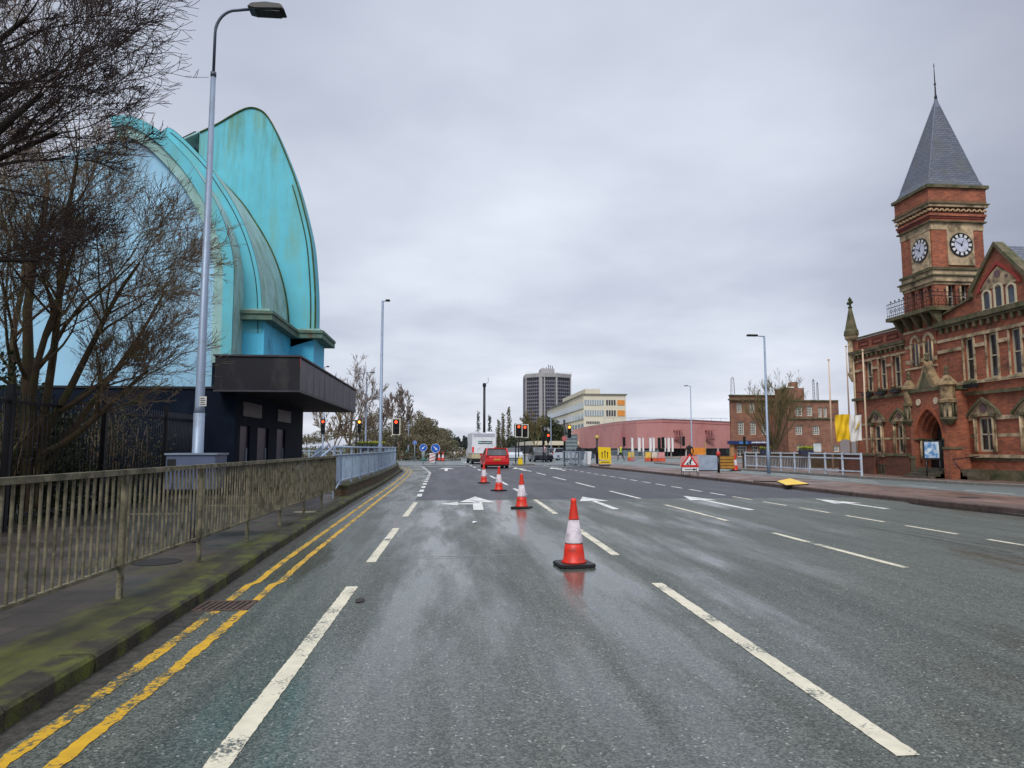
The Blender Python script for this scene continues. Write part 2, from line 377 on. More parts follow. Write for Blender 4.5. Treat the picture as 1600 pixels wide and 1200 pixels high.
struct(M().sheet([(-1.02, 20.3), (13.6, 20.3), (13.2, 62), (-2.6, 62), (-1.3, 42)], 0).build('road_resurfaced', A_NEW))
struct(M().sheet([(-3.4, 20.3), (-1.02, 20.3), (-1.3, 42), (-2.6, 62), (-30, 62), (-30, 57), (-6, 52), (-4, 42)], 0).build('road_edge_strip', A_OLD))
struct(M().sheet([(13.6, -12), (23.6, -12), (23.6, 62), (13.2, 62)], 0).build('side_road', A_SIDE))
struct(M().sheet([(-60, 62), (130, 62), (130, 150), (60, 260), (8, 500), (-9, 500), (-9, 120), (-60, 120)], 0).build('junction_road', A_SIDE))
# pavements (raised 0.12) and kerbs
PAV = None
def slabs(name, c1, c2, mort, bw, rh, moss=None, amt=.5, rough=.5):
    if name in MATS: return MATS[name]
    m, nt, b = newmat(name); tc = N(nt, 'ShaderNodeTexCoord')
    t = N(nt, 'ShaderNodeTexBrick'); L(nt, tc.outputs['Object'], t.inputs['Vector']); t.inputs['Scale'].default_value = 1
    t.inputs['Brick Width'].default_value = bw; t.inputs['Row Height'].default_value = rh; t.inputs['Mortar Size'].default_value = .008
    t.inputs['Color1'].default_value = (*lin(c1), 1); t.inputs['Color2'].default_value = (*lin(c2), 1); t.inputs['Mortar'].default_value = (*lin(mort), 1)
    o = mixc(nt, 1.0, t.outputs[0], ramp(nt, noise(nt, .8, 6), .3, .72, (.6, .6, .6), (1.25, 1.22, 1.2)), 'MULTIPLY')
    o = mixc(nt, .6, o, ramp(nt, noise(nt, 60, 4), .3, .7, (.6, .6, .6), (1.3, 1.3, 1.3)), 'MULTIPLY')
    if moss: o = mixc(nt, ramp(nt, noise(nt, 1.1, 7, rough=.7, stretch=(1.4, .7, 1)), .58-.2*amt, .82-.2*amt), o, lin(moss))
    L(nt, o, b.inputs['Base Color']); L(nt, ramp(nt, noise(nt, .7, 3), .4, .6, (.35,)*3, (.8,)*3), b.inputs['Roughness'])
    bump(nt, b, t.outputs['Fac'], -.4, .01); MATS[name] = m; return m
P_LEFT = slabs('wet_paving', (74, 66, 60), (60, 55, 51), (42, 42, 34), .6, .45, (74, 80, 36), .22)
P_MOSS = slabs('mossy_paving', (66, 58, 46), (52, 48, 36), (26, 28, 18), .9, .6, (90, 94, 26), .64)
P_RED = slabs('reddish_paving', (126, 100, 90), (104, 84, 78), (66, 56, 52), .6, .45, (78, 68, 56), .5)
P_GREY = slabs('grey_paving', (142, 136, 130), (128, 122, 118), (100, 96, 92), .6, .6)
K_MOSS = mat('mossy_kerb_stone', (50, 45, 34), .8, var=.5, scale=9, dirt=(84, 90, 20), dirt_amt=.6, dscale=3, bmp=.5, bscale=40)
K_RED = mat('dirty_kerb_stone', (92, 76, 70), .75, var=.4, scale=7, dirt=(52, 42, 38), dirt_amt=.4, dscale=3, bmp=.4)
K_GREY = mat('grey_kerb_stone', (120, 116, 110), .8, var=.3, scale=6)
def raised(name, front, back, m, z=.12):
    """pavement slab between a kerb polyline and a back polyline"""
    s = M(); ys = sorted({p[1] for p in front} | {p[1] for p in back})
    s.sheet(front+back[::-1], z); poly = front+back[::-1]
    n = len(poly)
    for i in range(n):
        a, b = poly[i], poly[(i+1) % n]; s.add([(*a, -.03), (*b, -.03), (*b, z), (*a, z)], [(0, 1, 2, 3)])
    return struct(s.build(name, m))
def kerb(name, pts, m, side, wd=.15, z=.125, gap=.9):
    """run of kerb stones along a line; side=-1 lays them to the left of +Y travel"""
    s = M()
    for (x0, y0), (x1, y1) in zip(pts, pts[1:]):
        Ln = math.hypot(x1-x0, y1-y0); k = max(1, int(Ln/gap)); dxn, dyn = (x1-x0)/Ln, (y1-y0)/Ln; nx, ny = -dyn*side, dxn*side
        for i in range(k):
            t0, t1 = i/k+.004/Ln*1.5, (i+1)/k-.004/Ln*1.5; j = random.uniform(-.004, .004); h = z+random.uniform(-.003, .004)
            a = (x0+(x1-x0)*t0, y0+(y1-y0)*t0); b = (x0+(x1-x0)*t1, y0+(y1-y0)*t1)
            f = .02
            q = [(a[0]-nx*0+nx*0, a[1], 0), ]
            A0 = (a[0]-nx*j, a[1]-ny*j); B0 = (b[0]-nx*j, b[1]-ny*j); A1 = (a[0]+nx*wd, a[1]+ny*wd); B1 = (b[0]+nx*wd, b[1]+ny*wd)
            Af = (A0[0]+nx*f, A0[1]+ny*f); Bf = (B0[0]+nx*f, B0[1]+ny*f)
            vs = [(*A0, -.03), (*B0, -.03), (*B1, -.03), (*A1, -.03), (*A0, h-.025), (*B0, h-.025), (*Bf, h), (*Af, h), (*B1, h), (*A1, h)]
            s.add(vs, [(0, 1, 5, 4), (4, 5, 6, 7), (7, 6, 8, 9), (1, 2, 8, 6, 5), (3, 0, 4, 7, 9), (2, 3, 9, 8)])
    return struct(s.build(name, m))
kerb('kerb_left', LK, K_MOSS, 1, .24)
kerb('kerb_island', RK, K_RED, -1, .22)
kerb('kerb_island_back', RB, K_GREY, 1, .15)
kerb('kerb_far', FK, K_GREY, -1, .15)
midl = [(-3.12, y) for x, y in LK if y <= 50]
raised('pavement_verge', [(x-.24, y) for x, y in LK if y <= 50], midl, P_MOSS)
raised('pavement_left', midl+[(-5.2, 57), (-9, 62.5), (-30, 67)], [(-30, -12), (-30, 66)], P_LEFT, .118)
raised('island', [(x+.22, y) for x, y in RK], [(x-.15, y) for x, y in RB], P_RED)
raised('pavement_far', [(x+.15, y) for x, y in FK], [(70, -12), (70, 66)], P_RED)
raised('pavement_beyond', [(14, 103), (24, 98), (70, 88)], [(14, 170), (24, 170), (70, 170)], P_GREY)

# ---------------- road markings (4 mm sheets)
def rect(s, x0, y0, x1, y1, z=.004, sk=0):
    s.add([(x0, y0, z), (x1, y0, z), (x1+sk, y1, z), (x0+sk, y1, z)], [(0, 1, 2, 3)])
def ragged(s, xf, wd, y0, y1, z=.004, step=.05, amp=.004):
    """long line with uneven edges following x=xf(y)"""
    n = max(2, int((y1-y0)/step)); vs = []
    for i in range(n+1):
        y = y0+(y1-y0)*i/n; c = xf(y)
        vs += [(c-wd/2+random.uniform(-amp, amp), y, z), (c+wd/2+random.uniform(-amp, amp), y, z)]
    s.add(vs, [(2*i, 2*i+1, 2*i+3, 2*i+2) for i in range(n)])
s1 = M(); s2 = M()
x1f = lambda y: -1.12+.008*y if y < 20 else (-.96-.013*(y-20) if y < 42 else -1.25-.055*(y-42)**1.1)
x2f = lambda y: 2.2+.012*y if y < 20 else 2.44-.018*(y-20)
x3f = lambda y: 5.70 if y < 16 else 5.70-.02*(y-16)
x4f = lambda y: 8.95-.012*y-.006*max(0, y-20)
for y in (3.5-6, 3.5): ragged(s1, x1f, .125, y, y+4.3)
for a, b in ((9.4, 13.3), (15.5, 19.5)): ragged(s1, x1f, .125, a, b)
for k in range(16): ragged(s2, x1f, .15, 21.8+k*2.3, 21.8+k*2.3+1.3, step=.3)
for a, b in ((-3, 1), (3.35, 7.7), (9.7, 12.8), (15.8, 20.2)): ragged(s1, x2f, .125, a, b)
for k in range(14): ragged(s2, x2f, .13, 22.3+6*k, 25.8+6*k, step=.5)
for a, b in ((2.4, 6.3), (8.4, 12), (14.05, 18.1)): ragged(s1, x3f, .11, a, b)
for k in range(7): ragged(s2, x3f, .12, 20.4+6*k, 24+6*k, step=.5)
for k in range(-3, 6): ragged(s1, x4f, .1, 9.5+2.02*k, 10.85+2.02*k)
for k in range(20): ragged(s2, x4f, .11, 21.55+1.95*k, 22.75+1.95*k, step=.4)
def arrow(s, cx, y0, y1, hw=.42, sw=.09, z=.004, hl=1.7):
    s.add([(cx-sw, y0, z), (cx+sw, y0, z), (cx+sw*.8, y1-hl, z), (cx+hw, y1-hl*1.05, z), (cx, y1, z), (cx-hw, y1-hl*1.05, z), (cx-sw*.8, y1-hl, z)], [tuple(range(7))])
arrow(s2, 4.05, 16.9, 21.3); arrow(s2, 7.28, 16.4, 21.4, .4); arrow(s2, 10.75, 16.4, 19.9, .4)
# ahead and left arrow in the first lane
z = .004
s2.add([(.55, 17, z), (.8, 17, z), (.86, 19.4, z), (1.22, 19.3, z), (.75, 21.7, z), (.25, 19.5, z), (.6, 19.4, z)], [tuple(range(7))])
s2.add([(.6, 18.7, z), (.6, 19.05, z), (.2, 19.0, z), (.2, 19.5, z), (-.3, 18.9, z), (.2, 18.4, z), (.2, 18.75, z)], [tuple(range(7))])
for u in (700,): arrow(s2, XU(u, 50)-.1, 46, 53, .6, .12, hl=3)
for cx in (4.9, 7.6): arrow(s2, cx, 46, 53, .5, .12, hl=3)
# stop lines, far dashes over the junction
rect(s2, 1.5, 56.6, 10.2, 56.95); rect(s2, -3, 56.6, 1.2, 56.95)
for k in range(8): rect(s2, 6+k*1.5, 66, 6.7+k*1.5, 66.3)
tag(struct(s1.build('lane_marking', PAINT_W)), 'worn white lane dashes on the near asphalt', 'marking'); 
tag(struct(s2.build('lane_marking_far', PAINT_WN)), 'bright white arrows and dashes on the road', 'marking')
sy = M()
yl = lambda o: (lambda y: polyx(LK, max(-11, min(62, y)))+o+(.05 if y > 8 else 0)+.1*min(1, max(0, (y-9)/6)))
for o in (.24, .5):
    ragged(sy, yl(o), .088, -2, 6.75, amp=.01); ragged(sy, yl(o), .08, 7.15, 56, step=.12, amp=.008)
rect(sy, -2.3, 45.6, -1.3, 45.75)
tag(struct(sy.build('double_yellow_line', PAINT_Y)), 'worn double yellow line along the left kerb', 'marking')
ss = M()
for k in range(12): rect(ss, 18.25-.01*k, 14+3.6*k, 18.35-.01*k, 16.2+3.6*k)
rect(ss, 16.65, 8, 16.73, 27, sk=-.4); rect(ss, 19.1, 30, 19.2, 52)
tag(struct(ss.build('side_road_marking', PAINT_WN)), 'thin white dashes on the side road', 'marking')
for o in bpy.data.objects:
    if 'marking' in o.name or 'yellow_line' in o.name:
        for k in ('label', 'category'):
            if k in o: del o[k]
# tar joints and repair scars
tj = M()
ragged(tj, lambda x: 0, .03, 0, .1)
tj = M()
def scar(x0, y0, x1, y1, wd=.03):
    n = 14; vs = []
    for i in range(n+1):
        t = i/n; cx, cy = x0+(x1-x0)*t+random.uniform(-.015, .015), y0+(y1-y0)*t+random.uniform(-.02, .02)
        wv = wd*random.uniform(.4, 1.2); L_ = math.hypot(x1-x0, y1-y0); nx, ny = -(y1-y0)/L_, (x1-x0)/L_
        vs += [(cx-nx*wv/2, cy-ny*wv/2, .0025), (cx+nx*wv/2, cy+ny*wv/2, .0025)]
    tj.add(vs, [(2*i, 2*i+1, 2*i+3, 2*i+2) for i in range(n)])
scar(-2.4, 20.3, 13.3, 20.3, .08); scar(8.0, 9.4, 7.9, 12.8, .04); scar(-1.5, 12.6, -1.45, 15.0, .02); scar(-2.0, 21, -.9, 20.9, .05)
scar(8.5, 8, 8.2, 12, .03)
struct(tj.build('road_joint', mat('bitumen_joint', (58, 60, 62), .4)))
pale = mat('scraped_asphalt', (132, 138, 136), .5, var=.3, scale=20)
tj = M(); scar(-1.3, 9.75, 1.1, 9.9, .035); scar(-1.0, 9.6, .6, 9.72, .02); scar(-1.35, 12.2, -.8, 12.0, .05); struct(tj.build('scrape_mark', pale))
for nm, x, y, c, lb in (('litter', *G(742, 817), (228, 230, 236), 'crumpled white litter lying in the first lane beyond the scrape'), ('litter', *G(605, 843), (214, 216, 220), 'small white scrap beside the second left lane dash'), ('litter', *G(562, 940), (40, 36, 34), 'dark scrap lying right of the nearest left lane dash')):
    m = M(); rq = random.Random(int(y*9)); pts_ = [(x+.07*math.cos(a)*rq.uniform(.5, 1), y+.09*math.sin(a)*rq.uniform(.5, 1)) for a in [k*PI/4 for k in range(8)]]
    m.add([(p[0], p[1], .006+rq.uniform(0, .02)) for p in pts_]+[(x, y, .035)], [(k, (k+1) % 8, 8) for k in range(8)]); o_ = m.build(nm, mat('litter_%d' % c[0], c, .6), None, (x, y, 0)); o_.location = (x, y, 0); tag(o_, lb, 'litter')
# dark puddle at the island kerb
pm, pnt, pb = newmat('puddle_water'); pb.inputs['Base Color'].default_value = (.012, .012, .013, 1); pb.inputs['Roughness'].default_value = .05
pv = []
for i in range(24):
    a = 2*PI*i/24; pv.append((12.62+.32*math.cos(a)*(1+.25*math.sin(3*a)), 15.9+2.6*math.sin(a)+.2*math.cos(5*a)))
struct(M().sheet(pv, .003).build('puddle', pm))
# gutter grit: dark damp strip by the left kerb
gr = M(); ragged(gr, lambda y: polyx(LK, y)+.06, .24, -2, 50, z=.002, step=.15, amp=.03)
struct(gr.build('gutter_strip', mat('gutter_grit', (66, 62, 56), .6, var=.5, scale=25, dirt=(34, 34, 28), dirt_amt=.7, dscale=12, bmp=.5)))
# litter and leaf bits on the road
# drain
dr = thing('drain_grate', 'rusty slotted drain grate across the double yellow lines', 'drain', (-2.13, 6.97, 0))
f = M(); f.box(-.25, -.21, 0, .25, -.18, .008); f.box(-.25, .18, 0, .25, .21, .008); f.box(-.25, -.18, 0, -.22, .18, .008); f.box(.22, -.18, 0, .25, .18, .008)
RUST = mat('rusty_iron', (92, 72, 62), .7, .3, var=.4, scale=14)
f.build('frame', RUST, dr)
M().box(-.22, -.18, 0.0, .22, .18, .003).build('pit', mat('drain_dark', (10, 10, 10), .9), dr)
b = M()
for k in range(8):
    x = -.2+k*.055; b.add([(x, -.175, .007), (x+.026, -.175, .007), (x+.05, .175, .007), (x+.024, .175, .007), (x, -.175, .0035), (x+.026, -.175, .0035), (x+.05, .175, .0035), (x+.024, .175, .0035)], [(0, 1, 2, 3), (4, 7, 6, 5), (0, 4, 5, 1), (1, 5, 6, 2), (2, 6, 7, 3), (3, 7, 4, 0)])
b.build('bars', RUST, dr)
# manhole covers
for i, (x, y, zz, lb) in enumerate(((-3.55, 8.9, .121, 'small square cover in the left pavement beside the railing'), (13.6, 26.6, .124, 'dark oval cover on the reddish island near the roadworks sign'), (14.4, 18.3, .124, 'dark cover on the island near its puddle'))):
    o = M().disc((0, 0, 0), .28, 'z', .004, 18).build('inspection_cover', mat('cover_iron', (46, 42, 40), .6, .2, scale=8)); o.location = (x, y, zz); tag(o, lb, 'cover')

# ================================================================== TREES
def tree_mesh(seed, stems, depth=4, kids=(7, 6, 5, 4), lenf=(.55, .5, .5, .5), spread=.75, trop=.05, thin=.55, rmin=.004, tb=None, droop=0, wob=.10):
    """returns (limbs, twigs) builders.  stems: (pos, dir, length, radius)"""
    rnd = random.Random(seed); limbs, twigs = M(), M()
    def grow(p, d, ln, r, lv):
        n = 7 if lv == 0 else (5 if lv < 3 else 3); pts = [p.copy()]; rad = [r]; dd = d.copy(); nodes = []
        for i in range(n):
            dd = (dd+Vector((rnd.gauss(0, 1), rnd.gauss(0, 1), rnd.gauss(0, 1)))*(.07 if lv == 0 else wob)+Vector((0, 0, trop-droop*(lv > 1)))).normalized()
            p = p+dd*(ln/n); pts.append(p.copy()); rad.append(max(rmin, r*(1-(i+1)/n*(.72 if lv < depth else .6)))); nodes.append((p.copy(), dd.copy(), rad[-1], (i+1)/n))
        (limbs if r > rmin*5 else twigs).tube(pts, rad, 7 if r > .05 else (5 if r > .02 else 3), caps=False)
        if lv >= depth: return
        k = kids[min(lv, len(kids)-1)]
        for j in range(k):
            t = rnd.uniform(.22 if lv else .3, 1.0) if j else 1.0
            q = nodes[min(n-1, int(t*n-.001))]; ax = Vector((rnd.gauss(0, 1), rnd.gauss(0, 1), rnd.gauss(0, .6)))
            ax = (ax-q[1]*ax.dot(q[1])).normalized()
            sp = spread*rnd.uniform(.6, 1.25)*(.5 if j == 0 else 1)
            nd = (q[1]*math.cos(sp)+ax*math.sin(sp)).normalized()
            grow(q[0]-q[1]*rnd.uniform(0, ln/n)*.6*(j > 0), nd, ln*lenf[min(lv, len(lenf)-1)]*rnd.uniform(.7, 1.2)*(1.1-.35*t), max(rmin, q[2]*thin*rnd.uniform(.75, 1.1)), lv+1)
    for p, d, ln, r in stems: grow(Vector(p), Vector(d).normalized(), ln, r, 0)
    return limbs, twigs
BARK = mat('mossy_bark', (88, 72, 54), .85, var=.45, scale=6, dirt=(72, 74, 34), dirt_amt=.55, dscale=2.5, bmp=.5, bscale=20)
TWIG = mat('brown_twig', (134, 112, 90), .8, var=.4, scale=4, dirt=(140, 134, 74), dirt_amt=.4, dscale=1.2)
TWIG2 = mat('dark_twig', (72, 58, 56), .8, var=.4, scale=4)
TWIG3 = mat('pale_twig', (120, 104, 92), .8, var=.3, scale=2)
TWIGG = mat('green_twig', (120, 108, 66), .8, var=.4, scale=2, dirt=(64, 72, 34), dirt_amt=.5)
def bare_tree(label, loc, seed, stems, bark=BARK, twig=TWIG, group=None, name='bare_tree', **k):
    t = thing(name, label, 'tree', loc, 0, group); a, b = tree_mesh(seed, stems, **k)
    a.build('trunk', bark, t); b.build('crown', twig, t); return t
def leaf_blob(m, c, r, n, size, rnd, flat=1.0):
    for _ in range(n):
        while True:
            p = Vector((rnd.uniform(-1, 1), rnd.uniform(-1, 1), rnd.uniform(-1, 1)))
            if p.length <= 1: break
        p = Vector((c[0]+p.x*r[0], c[1]+p.y*r[1], c[2]+p.z*r[2])); a = Vector((rnd.gauss(0, 1), rnd.gauss(0, 1), rnd.gauss(0, 1))).normalized()
        b = a.orthogonal().normalized(); c2 = a.cross(b); s = size*rnd.uniform(.6, 1.4)
        m.add([p-b*s, p-c2*s*.5, p+b*s, p+c2*s*.5], [(0, 1, 2, 3)])
LEAF = leafmat('evergreen_leaf', [(.012, .022, .008), (.03, .055, .015), (.06, .09, .02)])
LEAFD = leafmat('dark_conifer', [(.02, .032, .032), (.035, .055, .05), (.05, .07, .06)])
LEAFB = leafmat('brown_hedge', [(.09, .07, .04), (.16, .13, .075), (.12, .125, .055)])
LEAFY = leafmat('daffodil', [(.6, .5, .03), (.2, .3, .04), (.75, .62, .05)])
# large multi-stemmed tree behind the black fence
T = (-8.0, 14.0, .1)
bare_tree('large many-stemmed bare tree with moss behind the black fence', T, 11,
 [((0, 0, .2), (.05, 0, 1), 6.8, .14), ((.1, .1, .3), (.12, -.05, 1), 6.6, .10), ((-.3, 0, .1), (-.1, .1, 1), 6.8, .10), ((.2, 0, 1.6), (.5, -.1, .9), 3.9, .085),
  ((.1, 0, 1.9), (1, -.2, .26), 2.0, .07), ((-.7, .2, 0), (-.3, 0, 1), 5.8, .11), ((.25, 0, 1.3), (1, .1, .62), 2.5, .08), ((-.5, -.3, .1), (-.1, -.3, 1), 5.4, .09), ((0, 0, 1.2), (.34, -.3, .95), 4.4, .09), ((.2, .1, 1.0), (.36, .3, 1), 4.4, .08)],
 depth=4, kids=(10, 8, 6, 4), lenf=(.45, .56, .6, .62), spread=.68, trop=.05, wob=.13, thin=.55, rmin=.0040)
# second tree, upper left: its dark crown leans into the picture
bare_tree('dark bare tree whose branches hang in from the upper left edge', (-9.2, 10.6, .1), 5,
 [((0, 0, 0), (.02, 0, 1), 5.6, .2), ((.1, 0, 4.3), (.8, -.1, .55), 3.9, .12), ((.1, 0, 4.8), (.45, -.1, .9), 4.6, .12), ((0, 0, 4.6), (.9, .1, .25), 3.5, .1), ((0, 0, 4.9), (.15, .1, 1), 4.4, .1), ((0, 0, 4.4), (.85, -.3, .4), 3.2, .09), ((0, .1, 4.7), (.65, .3, .7), 4.0, .09), ((0, 0, 4.2), (.9, .2, .0), 2.9, .08), ((0, 0, 4.7), (.7, 0, .9), 4.2, .1)],
 bark=mat('dark_bark', (46, 40, 36), .85, var=.4, bmp=.4), twig=TWIG2, depth=4, kids=(9, 7, 6, 4), lenf=(.52, .58, .6, .62), spread=.62, trop=.04, wob=.12, thin=.52, rmin=.0042)
rnd = random.Random(3)
# evergreen shrubs behind the fence
for i, (c, r, n, lb) in enumerate((((-9.3, 14.6, 2.0), (1.7, 1.0, 1.75), 9000, 'dense evergreen shrub at the left behind the black fence'), ((-8.3, 15.6, 1.2), (.9, 1.0, 1.1), 3400, 'smaller ivy shrub around the foot of the many-stemmed tree'))):
    t = thing('shrub', lb, 'shrub', (c[0], c[1], .1), 0, 'shrubs behind the fence'); m = M()
    for _ in range(26):
        a = (rnd.uniform(-r[0], r[0])*.7, rnd.uniform(-r[1], r[1])*.6, rnd.uniform(.1, r[2]*1.7)); leaf_blob(m, a, (.55, .5, .42), n//26, .045, rnd)
    m.build('foliage', LEAF, t)
    st = M()
    for _ in range(9): st.tube([(rnd.uniform(-.3, .3), 0, 0), (rnd.uniform(-.8, .8), rnd.uniform(-.4, .4), 1.1), (rnd.uniform(-1, 1), 0, 2.1)], [.03, .02, .008], 5)
    st.build('stem', BARK, t)
t = thing('shrub', 'long tangled dark thicket between the black fence and the turquoise building', 'shrub', (-8.3, 12, .1), 0, 'shrubs behind the fence'); m = M()
for _ in range(120):
    leaf_blob(m, (rnd.uniform(-.7, .5), rnd.uniform(-3, 7.5), rnd.uniform(.1, 1)**.8*2.1), (.45, .5, .32), 95, .04, rnd)
m.build('foliage', leafmat('thicket_leaf', [(.02, .022, .012), (.04, .05, .02), (.07, .06, .035), (.03, .045, .015)]), t)
tm = M()
for _ in range(160):
    y = rnd.uniform(-3, 7.5); x = rnd.uniform(-.6, .55); tm.tube([(x, y, 0), (x+rnd.uniform(-.3, .3), y+rnd.uniform(-.4, .4), rnd.uniform(.8, 1.4)), (x+rnd.uniform(-.6, .6), y+rnd.uniform(-.9, .9), rnd.uniform(1.5, 2.6))], [.012, .009, .004], 4)
tm.build('stems', TWIG, t)
# ivy and brambles low on the ground behind the bars
m = M()
for _ in range(70):
    y = rnd.uniform(8.5, 19); leaf_blob(m, (-7.75+rnd.uniform(-.5, .35), y, rnd.uniform(.15, .3)), (.3, .35, .16), 45, .035, rnd)
iv = m.build('ivy', LEAF); struct(iv, 'stuff')

def bush(label, loc, r, n, size, mt, seed=1, group=None, name='hedge', clumps=30, cat='hedge'):
    rn = random.Random(seed); t = thing(name, label, cat, loc, 0, group); m = M()
    for _ in range(clumps):
        u, v = rn.uniform(-1, 1), rn.uniform(0, 1)**.7
        h = r[2]*(1-abs(u)**2.2*.55); leaf_blob(m, (u*r[0], rn.uniform(-1, 1)*r[1], v*h), (r[0]*.22, r[1]*.4, r[2]*.14), n//clumps, size, rn)
    m.build('foliage', mt, t)
    for k in range(5):
        x = (k-2)/2.5*r[0]; M().tube([(x, 0, 0), (x*1.05, 0, r[2]*.4), (x*1.1, 0, r[2]*.75)], [r[2]*.02, r[2]*.015, r[2]*.008], 5).build('trunk', BARK, t)
    return t
def far_tree(label, u, v0, Y, H, seed, twig=TWIG3, spread=.5, depth=3, group='bare trees beyond the junction', rm=.012, stems=None, kids=(9, 8, 6), trop=.08, name='bare_tree', droop=0, lenf=(.42, .48, .5)):
    x = XU(u, Y)
    stems = stems or [((0, 0, 0), (random.uniform(-.08, .08), 0, 1), H*.8, H*.018), ((0, 0, H*.15), (.4, 0, 1), H*.62, H*.012), ((0, 0, H*.2), (-.4, .1, 1), H*.6, H*.012)]
    return bare_tree(label, (x, Y, 0), seed, stems, BARK, twig, group, depth=depth, kids=kids, lenf=lenf, spread=spread, trop=trop, thin=.55, rmin=rm, name=name, droop=droop)
far_tree('pale spreading bare tree above the dark canopy end', 543, 0, 78, 10.2, 21, spread=.62, rm=.02)
far_tree('thin birch-like bare tree left of the tall lamp post', 585, 0, 92, 8.5, 22, rm=.02)
far_tree('tall pale bare tree behind the red signal', 622, 0, 112, 10.5, 23, rm=.028)
far_tree('dark trunked bare tree under the canopy edge', 520, 0, 66, 5.5, 24, TWIG, rm=.02)
far_tree('faint bare tree along the left roadside beyond the lamp', 655, 0, 170, 9, 25, TWIG3, rm=.035)
bush('brown thorny hedge bank behind the left railings', (XU(545, 84), 84, 0), (13, 3, 3.4), 15000, .12, LEAFB, 31, 'roadside hedges')
bush('tall brown-green scrub behind the signals', (XU(622, 128), 128, 0), (8, 5, 8.5), 17000, .15, LEAFB, 32, 'roadside hedges', clumps=50)
bush('tapering dark scrub further along the left roadside', (XU(652, 175), 175, 0), (9, 8, 8.5), 15000, .19, leafmat('dark_scrub', [(.06, .055, .035), (.12, .105, .06), (.07, .085, .04)]), 33, 'roadside hedges', clumps=44)
bush('lowest scrub at the far end of the left roadside', (XU(675, 230), 230, 0), (8, 8, 5), 7000, .25, leafmat('dark_scrub', []), 34, 'roadside hedges')
# conifer belt on the horizon: one mass
m = M(); rn = random.Random(9)
for k in range(190):
    x = rn.uniform(-40, 90); y = rn.uniform(480, 540); h = rn.uniform(7.0, 9.5)+(1.0 if x < -5 else 0)
    for j in range(60):
        t = rn.random(); a = rn.uniform(0, 2*PI); r = (1-t)*2.6*rn.uniform(.4, 1); leaf_blob(m, (x+r*math.cos(a), y+r*math.sin(a), h*(.1+.9*t)), (.5, .5, .6), 2, 1.1, rn)
struct(m.build('distant_wood', LEAFD), 'stuff')
for i, (u, h, Y, lb) in enumerate(((779, 9, 190, 'slim poplar just right of the van roof'), (786, 11, 195, 'second slim poplar between the van and the twin signals'), (795, 13, 200, 'tall slim poplar nearest the twin signals'), (765, 12, 230, 'dark pointed conifer showing over the van roof'), (747, 15, 260, 'thin conifer beside the black mast'))):
    t = thing('poplar', lb, 'tree', (XU(u, Y), Y, 0), 0, 'poplars behind the junction'); m = M(); rn = random.Random(40+i)
    for j in range(130):
        q = rn.random(); leaf_blob(m, (rn.gauss(0, .55)*(1-q*.7), rn.gauss(0, .5), h*(.15+.85*q)), (.35, .35, .7), 7, .22, rn)
    m.build('crown', LEAFB if i < 3 else LEAFD, t); M().tube([(0, 0, 0), (0, 0, h*.8)], [.2, .04], 6).build('trunk', BARK, t)
bush('dark green trees in front of the tower block foot', (XU(846, 200), 200, 0), (9, 6, 10), 9000, .35, leafmat('mixed_dark', [(.02, .03, .015), (.06, .07, .03), (.035, .045, .02)]), 51, 'trees behind the junction', 'broad_tree', 40, 'tree')
far_tree('greenish bare tree left of the cream building', 836, 0, 150, 9, 52, TWIGG, rm=.03)
# willow-like tree in front of the brown brick building
rn = random.Random(60); st = []
for k in range(16):
    a = rn.uniform(0, 2*PI); s = rn.uniform(.25, .75); st.append(((0, 0, 1.0), (math.cos(a)*s, math.sin(a)*s*.7, 1), rn.uniform(5.2, 7.2), .09))
st.append(((0, 0, 0), (.03, 0, 1), 2.4, .34))
bare_tree('many-branched greenish bare tree in front of the brown brick building', (XU(1211, 78), 78, .1), 61, st, twig=TWIGG, group=None, depth=3, kids=(9, 6, 4), lenf=(.4, .45, .5), spread=.5, trop=.07, thin=.45, rmin=.011)

# ================================================================== LEFT: RAILINGS, FENCE
RAILM = mat('lichened_railing', (122, 116, 94), .7, .1, var=.5, scale=8, dirt=(46, 48, 28), dirt_amt=.55, dscale=5, bmp=.3, bscale=60)
rl = thing('guard_railing', 'weathered mossy pedestrian railing along the left kerb', 'railing', (-3.03, 2.8, .12))
off = rl.location
m = M(); m.box(-3.06, 2.8, 1.25, -3.0, 18.75, 1.30)
m.build('top_rail', RAILM, rl, off)
m = M(); m.box(-3.05, 2.8, .40, -3.01, 18.75, .43); m.build('bottom_rail', RAILM, rl, off)
for k in range(8):
    y = 4.8+2.0*k+(0 if k < 7 else -.2)
    m = M(); m.box(-3.052, y-.024, .10, -3.008, y+.024, 1.249); m.build('post', RAILM, rl, off)
for k in range(8):
    m = M(); ya = 2.8+2.0*k
    for j in range(1, 18):
        y = ya+j*2/18+random.uniform(-.004, .004)
        if y > 18.7: break
        t = random.uniform(-.004, .004); m.add([(-3.039+t, y-.009, .43), (-3.021+t, y-.009, .43), (-3.021+t, y+.009, .43), (-3.039+t, y+.009, .43), (-3.039, y-.009, 1.25), (-3.021, y-.009, 1.25), (-3.021, y+.009, 1.25), (-3.039, y+.009, 1.25)], [(0, 1, 5, 4), (1, 2, 6, 5), (2, 3, 7, 6), (3, 0, 4, 7)])
    m.build('infill_bars', RAILM, rl, off)
